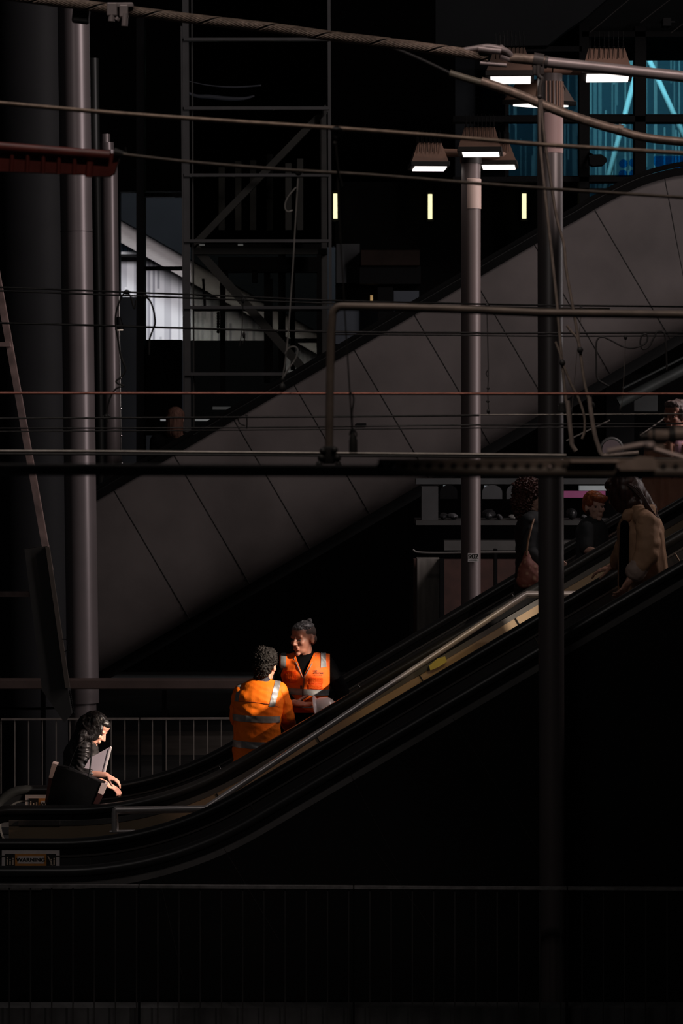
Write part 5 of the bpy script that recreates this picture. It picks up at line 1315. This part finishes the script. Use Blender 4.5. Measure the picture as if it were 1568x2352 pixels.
bp_ = [p_ell(W(1214, 1318, 24.05), (.085, .05, .105)), p_ell(W(1206, 1335, 24.05), (.070, .045, .055)), p_ell(W(1224, 1322, 24.05), (.055, .05, .07)), p_cap(W(1209, 1270, 24.06), .022, W(1212, 1300, 24.05), .05)]
def floral():
    m = bpy.data.materials.new('floral_cloth'); m.use_nodes = True; nt = m.node_tree; b = nt.nodes['Principled BSDF']; b.inputs['Roughness'].default_value = .7
    tc = nt.nodes.new('ShaderNodeTexCoord'); vo = nt.nodes.new('ShaderNodeTexVoronoi'); vo.inputs['Scale'].default_value = 26
    nt.links.new(tc.outputs['Object'], vo.inputs['Vector']); r = nt.nodes.new('ShaderNodeValToRGB')
    r.color_ramp.elements[0].position = .18; r.color_ramp.elements[0].color = (.24, .12, .08, 1); r.color_ramp.elements[1].position = .42; r.color_ramp.elements[1].color = (.13, .035, .025, 1)
    nt.links.new(vo.outputs['Distance'], r.inputs['Fac']); nt.links.new(r.outputs['Color'], b.inputs['Base Color']); return m
flm = floral()
obj('pouch', blob(bp_, .007, 3, folds(.006, 12, 12)), flm, t)
bm = BM(); add_tube(bm, spline([W(1209, 1275, 24.03), W(1212, 1245, 24.02), W(1219, 1215, 24.03), W(1226, 1192, 24.1)], 6), .007, 8); obj('strap', bm, mat('tan_strap', (.22, .12, .07), .6), t, smooth=50)

# ---------- woman in the tan jacket on the nearer escalator
d0 = 21.2
J = Jt(d0, pelvis=(1472, 1370), waist=(1472, 1282), chest=(1470, 1222), neck=(1456, 1166), head=(1432, 1130, .0), shl=(1487, 1204, -.20), shr=(1452, 1202, .17),
       ell=(1487, 1272, -.26), wrl=(1446, 1332, -.26), elr=(1432, 1270, .22), wrr=(1408, 1302, .38))
fw = (-.95, -.22); stand(J, fw, 1.64)
root, body, B, HB = person('woman in tan jacket riding the nearer escalator with her head bowed', J, fw, (-.80, .34, -.50), (-.45, 0, .9), skin=mat('skin_olive', (.52, .27, .19), .5, 0, .08, 25), k=.93, hands={'l': dict(d=(-.55, -.1, -.8), n=(-.6, .5, .35), side=1, curl=.45), 'r': dict(d=(-.93, .25, -.25), n=(-.15, .25, -.95), side=1, curl=.45, s=1.05)})
def HT(x, y, z): return J['head'] + HB @ V((x, y, z))
brown = mat('dark_auburn_hair', (.040, .014, .010), .42, 0, .5, 60, bump=.4, bscale=60, stretch=(1, 1, .25))
garment('hair', [p_ell(HT(0, .03, .045), (.086, .092, .084), HB), p_ell(HT(0, .085, -.02), (.078, .05, .08), HB), p_ell(HT(.062, -.03, -.03), (.028, .062, .095), HB), p_ell(HT(-.062, -.02, -.03), (.024, .06, .09), HB), p_ell(HT(.05, .03, -.09), (.045, .06, .06), HB), p_ell(HT(.068, .018, -.005), (.030, .05, .07), HB), p_ell(HT(-.068, .018, -.005), (.030, .05, .07), HB), p_ell(HT(0, -.045, .078), (.064, .048, .036), HB), p_cap(W(1462, 1130, 21.2), .06, W(1488, 1170, 21.2), .055), p_cap(W(1488, 1170, 21.2), .05, W(1507, 1196, 21.22), .028)], brown, root, .0065, 1, lambda p: .007 * noise.noise(V((p.x * 30, p.y * 30, p.z * 10))))
random.seed(5)
strands([spline([HT(.06, .03, .08), W(1464 + random.uniform(-5, 5), 1128 + random.uniform(-6, 6), 21.08), W(1486 + random.uniform(-6, 6), 1164, 21.06), W(1504 + random.uniform(-6, 8), 1196 + random.uniform(-8, 8), 21.08)], 6) for i in range(26)], .004, brown, root, 'hair_strands')
tan = mat('tan_twill_jacket', (.42, .235, .135), .72, 0, .10, 20, bump=.12, bscale=150)
N_, P_ = J['neck'], J['pelvis']
jp = [p_cap(N_ - V((-.02, 0, .05)), .095, J['chest'], .150)]
jp.append(p_col([(J['chest'].lerp(P_ + V((.03, 0, -.08)), f), .186 + .016 * f - (.05 if f < 0 else 0), .140 + .030 * f - (.03 if f < 0 else 0)) for f in (-.35, -.15, 0, .2, .4, .6, .8, 1.)][::-1], B))
jp += [p_cap(J['shl'], .070, J['shl'].lerp(N_, .6), .062), p_cap(J['shr'], .070, J['shr'].lerp(N_, .6), .062)]
tj, tme = garment('jacket', jp, tan, root, .0085, 2, lambda p: .010 * noise.noise(V((p.x * 17, p.y * 17, p.z * 3.5))) + .004 * noise.noise(p * 16))
E_, W_, S_ = J['ell'], J['wrl'], J['shl']
garment('sleeve', [p_cap(S_, .074, S_.lerp(E_, .5), .078), p_cap(S_.lerp(E_, .5), .078, E_, .072), p_cap(E_, .072, E_.lerp(W_, .55), .062)], tan, tj, .0085, 2, lambda p: .010 * noise.noise(V((p.x * 14 + p.z * 12, p.y * 8, p.z * 12 - p.x * 10))) + .004 * noise.noise(p * 22))
E_, W_, S_ = J['elr'], J['wrr'], J['shr']
garment('sleeve', [p_cap(S_, .072, E_, .066), p_cap(E_, .066, E_.lerp(W_, .6), .054)], tan, tj, .0085, 2, lambda p: .010 * noise.noise(V((p.x * 14 + p.z * 12, p.y * 8, p.z * 12 - p.x * 10))))
nk = J['neck']
garment('collar', [p_cap(nk + V((.05, -.06, -.01)), .030, nk + V((-.05, -.09, -.035)), .030), p_ell(nk + V((-.055, -.10, -.055)), (.035, .018, .035))], tan, tj, .006, 2)
garment('cuff', [p_cap(J['ell'].lerp(J['wrl'], .45), .064, J['ell'].lerp(J['wrl'], .66), .068)], mat('cuff_lining', (.42, .30, .25), .7), tj, .006, 2, folds(.006, 20, 20))
garment('scarf', [p_cap(W(1434, 1205, 21.06), .028, W(1432, 1270, 21.05), .030), p_cap(W(1432, 1270, 21.05), .030, W(1431, 1345, 21.05), .028)], blackcloth, root, .007, 2)
bm = BM(); c_ = J['ell'].lerp(J['wrl'], .92); ax_ = (J['wrl'] - J['ell']).normalized(); u_ = ax_.orthogonal().normalized(); w2_ = ax_.cross(u_)
add_tube(bm, [c_ + (u_ * math.cos(a) + w2_ * math.sin(a)) * .032 for a in [2 * PI * i / 20 for i in range(21)]], .0022, 6); obj('bangle', bm, esc_trim, root)

# ---------- man in a tan coat at the right edge
d0 = 24.3
J = Jt(d0, pelvis=(1548, 1190), waist=(1548, 1130), chest=(1548, 1070), neck=(1550, 1018), head=(1551, 958, -.02), shl=(1592, 1040, .0), shr=(1502, 1042, .0),
       ell=(1604, 1110, .0), wrl=(1596, 1170, -.12), elr=(1494, 1112, -.02), wrr=(1502, 1170, -.12))
fw = (-.15, -.98); stand(J, fw, 2.0)
root, body, B, HB = person('grey haired person in a tan coat at the right edge', J, fw, (-.62, -.76, -.14), (0, 0, 1), skin=MATS['skin_brown'])
def HT(x, y, z): return J['head'] + HB @ V((x, y, z))
gh = mat('wavy_grey_hair', (.17, .12, .11), .45, 0, .5, 50, bump=.6, bscale=70)
garment('hair', [p_ell(HT(0, .028, .055), (.084, .092, .076), HB), p_ell(HT(0, -.045, .088), (.062, .045, .035), HB), p_ell(HT(0, .08, -.01), (.068, .04, .06), HB), p_ell(HT(-.068, -.005, .02), (.02, .035, .045), HB), p_ell(HT(.068, -.005, .02), (.02, .035, .045), HB)], gh, root, .0055, 1, lambda p: .007 * noise.noise(V((p.x * 45, p.y * 45, p.z * 45))))
coat = mat('rust_tan_coat', (.36, .17, .11), .75, 0, .10, 15, bump=.1, bscale=120)
cpz = [p_cap(J['neck'] - V((0, 0, .05)), .085, J['chest'], .14), p_cap(J['shl'], .075, J['neck'].lerp(J['shl'], .4) - V((0, 0, .03)), .07), p_cap(J['shr'], .075, J['neck'].lerp(J['shr'], .4) - V((0, 0, .03)), .07)]
cpz.append(p_col([(J['chest'].lerp(J['pelvis'] - V((0, 0, .40)), f), .205 + .02 * f - (.05 if f < 0 else 0), .165 + .02 * f - (.03 if f < 0 else 0)) for f in (-.2, 0, .25, .5, .75, 1.)][::-1], B))
def drape(p): return .014 * noise.noise(V((p.x * 22, p.y * 14, p.z * 1.8))) + .006 * noise.noise(V((p.x * 50, p.y * 30, p.z * 4)))
ct, _ = garment('coat', cpz, coat, root, .0095, 2, drape)
for q in 'lr': garment('sleeve', arm_prims(J, q, .030), coat, ct, .0095, 2, folds(.010, 8, 12))
garment('lapel', [p_cap(J['neck'] + V((-.05, -.12, .0)), .022, J['chest'] + V((-.04, -.165, -.05)), .030), p_cap(J['neck'] + V((.07, -.12, .0)), .022, J['chest'] + V((.02, -.165, -.05)), .030)], coat, ct, .007, 2)
garment('shirt', [p_ell(J['chest'].lerp(J['neck'], .55) + V((.01, -.10, .0)), (.05, .05, .10)), p_cap(J['neck'] - V((0, 0, .02)), .066, J['neck'] + V((0, 0, .01)), .062)], mat('pink_shirt', (.50, .26, .32), .7), root, .007, 2)

# ---------- passenger on the concrete escalator, seen from behind its edge
d0 = 34.0
J = Jt(d0, pelvis=(396, 1115), waist=(396, 1075), chest=(396, 1040), neck=(400, 1000), head=(404, 962), shl=(360, 1014, -.02), shr=(436, 1014, .02),
       ell=(352, 1062), wrl=(362, 1100, .1), elr=(444, 1062), wrr=(432, 1100, .1))
J['neck'] = W(402, 992, d0)
fw = (.3, .95); stand(J, fw, 2.2)
root, body, B, HB = person('passenger with straight strawberry blond hair above the concrete escalator edge', J, fw, (.25, .95, 0), (0, 0, 1), skin=skin_pale)
def HT(x, y, z): return J['head'] + HB @ V((x, y, z))
sb = mat('strawberry_hair', (.10, .052, .038), .7, 0, .35, 60, spec=.1, bump=.3, bscale=50, stretch=(1, 1, .2))
garment('hair', [p_ell(HT(0, .02, .035), (.092, .104, .088), HB), p_cap(HT(0, .05, 0), .090, HT(0, .055, -.12), .090), p_ell(HT(0, .06, -.17), (.10, .05, .06), HB)], sb, root, .008, 2, lambda p: .005 * noise.noise(V((p.x * 60, p.y * 60, p.z * 6))))
garment('coat', torso_prims(J, B, .026) + arm_prims(J, 'l', .02) + arm_prims(J, 'r', .02), blackcloth, root, .012, 2, folds(.005))
# bright slots of the hall beyond, either side of that passenger
for x0, x1, lab in ((368, 384, 'short bright light slot left of the blond passenger'), (446, 502, 'dashed bright light slot right of the blond passenger')):
    bm = BM(); pbox(bm, x0, x1, 962.5, 967, 39.2, 39.25); solo('light_slot', bm, mat('pale_slot_light', (.5, .5, .5), .5, emit=(.9, .95, 1), estr=.13), lab, 'light')
bm = BM(); pbox(bm, 488, 545, 934, 941, 39.2, 39.25); solo('light_slot', bm, mat('dim_slot_light', (.2, .2, .2), .5, emit=(.9, .95, 1), estr=.025), 'dim light slot just above the concrete escalator edge', 'light')
# ------------------------------------------------------------------ stalls and walls under the concrete escalator at right
d = 30.
bm = BM(); pbox(bm, 950, 1700, 1285, 1900, 31, 31.3); solo('brick_wall', bm, mat('dark_red_brick', (.045, .017, .012), .75, 0, .3, 8), 'low dark red brick wall behind the middle lamp post', 'wall')
bm = BM(); pbox(bm, 958, 1010, 1284, 1600, 30.6, 30.95); solo('concrete_pier', bm, mat('pale_stained_pier', (.16, .145, .13), .75, 0, .35, 4, stretch=(4, 1, .5)), 'pale stained concrete pier left of the middle lamp post', 'pier')
bm = BM(); pbox(bm, 1010, 1020, 1284, 1600, 30.4, 30.6); solo('down_pipe', bm, frame_black, 'black down pipe between pale pier and brick wall', 'pipe')
bm = BM(); pbox(bm, 1135, 1142, 1262, 1500, 30.2, 30.4); solo('down_pipe', bm, frame_black, 'black upright in front of the brick wall right of the middle post', 'pipe')
bm = BM(); add_tube(bm, spline([W(948, 1262, 30), W(958, 1268, 30), W(1000, 1270, 30), W(1080, 1269, 30), W(1230, 1268, 30)], 5), L(2.4, 30), 8); solo('hand_rail', bm, mat('dull_rail', (.16, .15, .14), .4, .4), 'thin dull handrail above the brick wall by the middle post', 'rail', smooth=60)
bm = BM(); pbox(bm, 1020, 1700, 1242, 1264, 31, 31.3); solo('coping', bm, mat('grey_coping', (.06, .057, .054), .7), 'grey coping band above the dark red brick wall', 'coping')
bm = BM(); pbox(bm, 968, 1006, 1118, 1195, 31.2, 31.5); solo('grey_pier', bm, mat('dim_grey_pier', (.04, .04, .041), .7), 'short dim grey pier on the dark shelf under the concrete escalator', 'pier')
bm = BM(); pbox(bm, 955, 1700, 1196, 1206, 31, 31.8); solo('shelf', bm, mat('dim_shelf', (.035, .034, .032), .6), 'long dim shelf edge carrying clutter behind the posts', 'shelf')
bm = BM(); pbox(bm, 955, 1700, 1100, 1112, 31.4, 31.8); solo('fascia', bm, mat('dim_fascia', (.04, .042, .043), .6), 'dark fascia board right under the blurred beam', 'fascia')
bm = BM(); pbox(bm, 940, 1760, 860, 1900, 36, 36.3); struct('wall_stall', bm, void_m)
random.seed(3)
cm = [mat('clutter_grey', (.10, .10, .105), .4, .2, .3, 9), mat('clutter_black', (.02, .02, .021), .3, .2, .3, 9), mat('clutter_pale', (.22, .21, .20), .35, .2, .3, 9)]
spots = [('grey crumpled packet left on the shelf near the dim pier', 1040, 26, 10, 0), ('dark bundle on the shelf left of the middle post', 1018, 20, 14, 1), ('pale crumpled sheet on the shelf right of the middle post', 1178, 26, 9, 2), ('black bag heaped on the shelf behind the middle post', 1122, 30, 20, 1), ('small grey box on the shelf right of the middle post', 1146, 16, 12, 0), ('black sack on the shelf beside the boy', 1312, 26, 24, 1), ('grey scrap on the shelf behind the boy', 1340, 14, 8, 0)]
for lab, x, wd, h, mi in spots:
    bm = BM(); c = W(x, 1192 - h / 2, 31.3)
    add_ball(bm, c, (L(wd / 2, 31.3), .10, L(h / 2, 31.3)), u=14, v=9)
    for v in bm.verts: v.co += V((noise.noise(v.co * 9), noise.noise(v.co * 9 + V((5, 1, 2))), noise.noise(v.co * 11))) * .022
    solo('clutter', bm, cm[mi], lab, 'clutter', smooth=None)
for k, (x, w_, lab) in enumerate(((1130, 46, 'round topped grey panel just right of the middle post'), (1180, 34, 'round topped grey panel beside the curly haired person'), (1030, 40, 'dark round topped panel left of the middle post'))):
    pr = [(x - w_ / 2, 1146)] + [(x - w_ / 2 * math.cos(a), 1130 - 16 * math.sin(a)) for a in [PI * i / 10 for i in range(11)]] + [(x + w_ / 2, 1146)]
    bm = BM(); pprism(bm, pr, 32.4, .05); solo('arched_panel', bm, mat('arched_grey', (.06, .062, .066), .5) if k < 2 else frame_black, lab, 'panel', 'arched panels under the fascia')
for (x0, x1, y0, y1, col, lab) in ((1284, 1390, 1128, 1143, (.22, .05, .13), 'magenta strip sign behind the boy'), (1330, 1392, 1116, 1127, (.30, .33, .34), 'pale blurred light box above the magenta strip'), (1112, 1136, 1116, 1126, (.30, .34, .37), 'small pale light box right of the middle post'), (1018, 1034, 1115, 1122, (.28, .33, .35), 'tiny pale light box left of the middle post'), (1186, 1214, 1114, 1128, (.24, .24, .24), 'small pale panel by the curly hair')):
    bm = BM(); pbox(bm, x0, x1, y0, y1, 33, 33.1); solo('light_box', bm, mat('box_%d_%d' % (x0, y0), col, .5, emit=col, estr=.22), lab, 'sign')
# the truss ducts and hoop behind the beam at right
ductm = mat('grey_green_duct', (.10, .11, .105), .4, .3, .2, 5)
for a, b, th, lab in (((1420, 925), (1640, 812), 26, 'fat grey green duct climbing right behind the ropes'), ((1430, 892), (1640, 785), 6, 'thin pipe lying on top of the grey green duct'), ((1300, 1012), (1400, 965), 4, 'thin pale bar slanting up behind the right rope'), ((1470, 1000), (1540, 950), 4, 'thin pale bar slanting up behind the strut tube')):
    bm = BM(); add_tube(bm, [W(*a, 34.5), W(*b, 34.5)], L(th / 2, 34.5), 16); solo('duct', bm, ductm if th > 5 else wire_pale, lab, 'duct', smooth=60)
bm = BM(); pbox(bm, 1456, 1510, 905, 945, 35.4, 35.5); solo('pale_panel', bm, mat('ribbed_grey', (.055, .06, .06), .5), 'dim ribbed panel under the duct at right', 'panel')
bm = BM(); pbox(bm, 1392, 1456, 880, 1110, 35.2, 35.5); solo('dark_pier', bm, frame_black, 'broad black pier behind the right rope', 'pier')
t = thing('round_mirror', 'round rimmed disc half hidden behind the beam between rope and tube', 'mirror', W(1403, 1060, 30.5))
c = W(1404, 1032, 30.5)
bm = BM(); add_lathe(bm, [(L(22, 30.5), 0), (L(22, 30.5), .03)], c, V((0, -1, 0)), 28); obj('disc', bm, mat('mauve_disc', (.10, .075, .08), .4), t, smooth=30)
bm = BM(); add_tube(bm, [c + V((math.cos(a), 0, math.sin(a))) * L(25, 30.5) for a in [2 * PI * i / 28 for i in range(29)]], L(4, 30.5), 8); obj('rim', bm, mat('dark_rim_grey', (.05, .048, .046), .45), t, smooth=60)
bm = BM(); pbox(bm, 800, 930, 1238, 1262, 40, 40.3)
bm.free()

# ------------------------------------------------------------------ light
# spots standing in for low sun through the roof, plus added ones
SUN2 = V((.80, -.45, .42))
spot('sun_shaft_workers', V((-.46, 24.0, 1.62)), SUN2, 17, .62, 7.2, SUNC, .18, .05)
spot('sun_shaft_woman', V((-1.70, 24.0, 1.15)), V((.80, -.45, .45)), 17, .40, 2.9, (1., .82, .74), .3, .05)
spot('added_spot_wires', V((0, 12.0, 4.2)), V((.10, -.57, .82)), 12, 2.75, .38, (1., .86, .76), .4, .1)  # added spot, steeper than the sun, to light the wire tops
spot('added_spot_cables', W(1330, 180, 15.0), V((.25, -.75, .8)), 7, 1.0, .75, (1., .84, .82), .9, .1)  # added spot for the tube and rods at upper right
spot('sun_shaft_near_post', W(1268, 300, 19.9), V((.75, -.6, .55)), 14, .55, 2.0, (1., .80, .76), .9, .1)
spot('sun_shaft_lamps', W(1110, 380, 26.2), V((.8, -.45, .4)), 18, 1.3, .36, (1., .74, .60), .8, .1)
spot('sun_shaft_people', W(1420, 1160, 22.5), V((.86, -.28, .42)), 18, 1.0, 1.25, (1., .66, .48), .7, .1)
spot('added_spot_panels', W(1230, 1420, 23.5), V((.40, -.85, .55)), 12, 1.0, .30, (1., .84, .70), .8, .1)  # added warm spot to brighten the farther escalator's cladding
spot('added_spot_stair', W(960, 1560, 23.5), V((.30, -.85, .62)), 9, .50, .40, (1., .68, .22), .7, .08)  # added amber spot over the stair, with no real source there
spot('added_spot_beam', W(1440, 1040, 7.3), V((.3, -.7, .8)), 5, .45, .55, (1., .82, .70), .8, .1)  # added spot to lift the perforated rail and hooks
area('daylight_columns', V((8.0, 24.6, 7.2)), V((-2.4, 31.2, 7.2)), .6, 9, 330, (1., .90, .90))
area('cladding_fill', V((8.5, 25.2, 12.0)), V((1.5, 33, 4.8)), 2.5, 2.5, 380, (1., .86, .83))  # added area lamp that grades the light over the rear cladding
area('hall_fill', V((-1.5, 11.0, 10.0)), V((-.8, 22, 1.2)), 3, 1.2, 70, (1., .92, .88))
# daylight in the street beyond
area('street_daylight_left', V((-2.8, 49.5, 9.2)), V((-2.2, 58.5, 4.8)), 8, 2, 580, (.98, .96, 1.))
area('street_daylight_right', V((5, 49.3, 12.2)), V((5.2, 59, 7.6)), 8, 2, 1900, (.90, .97, 1.))
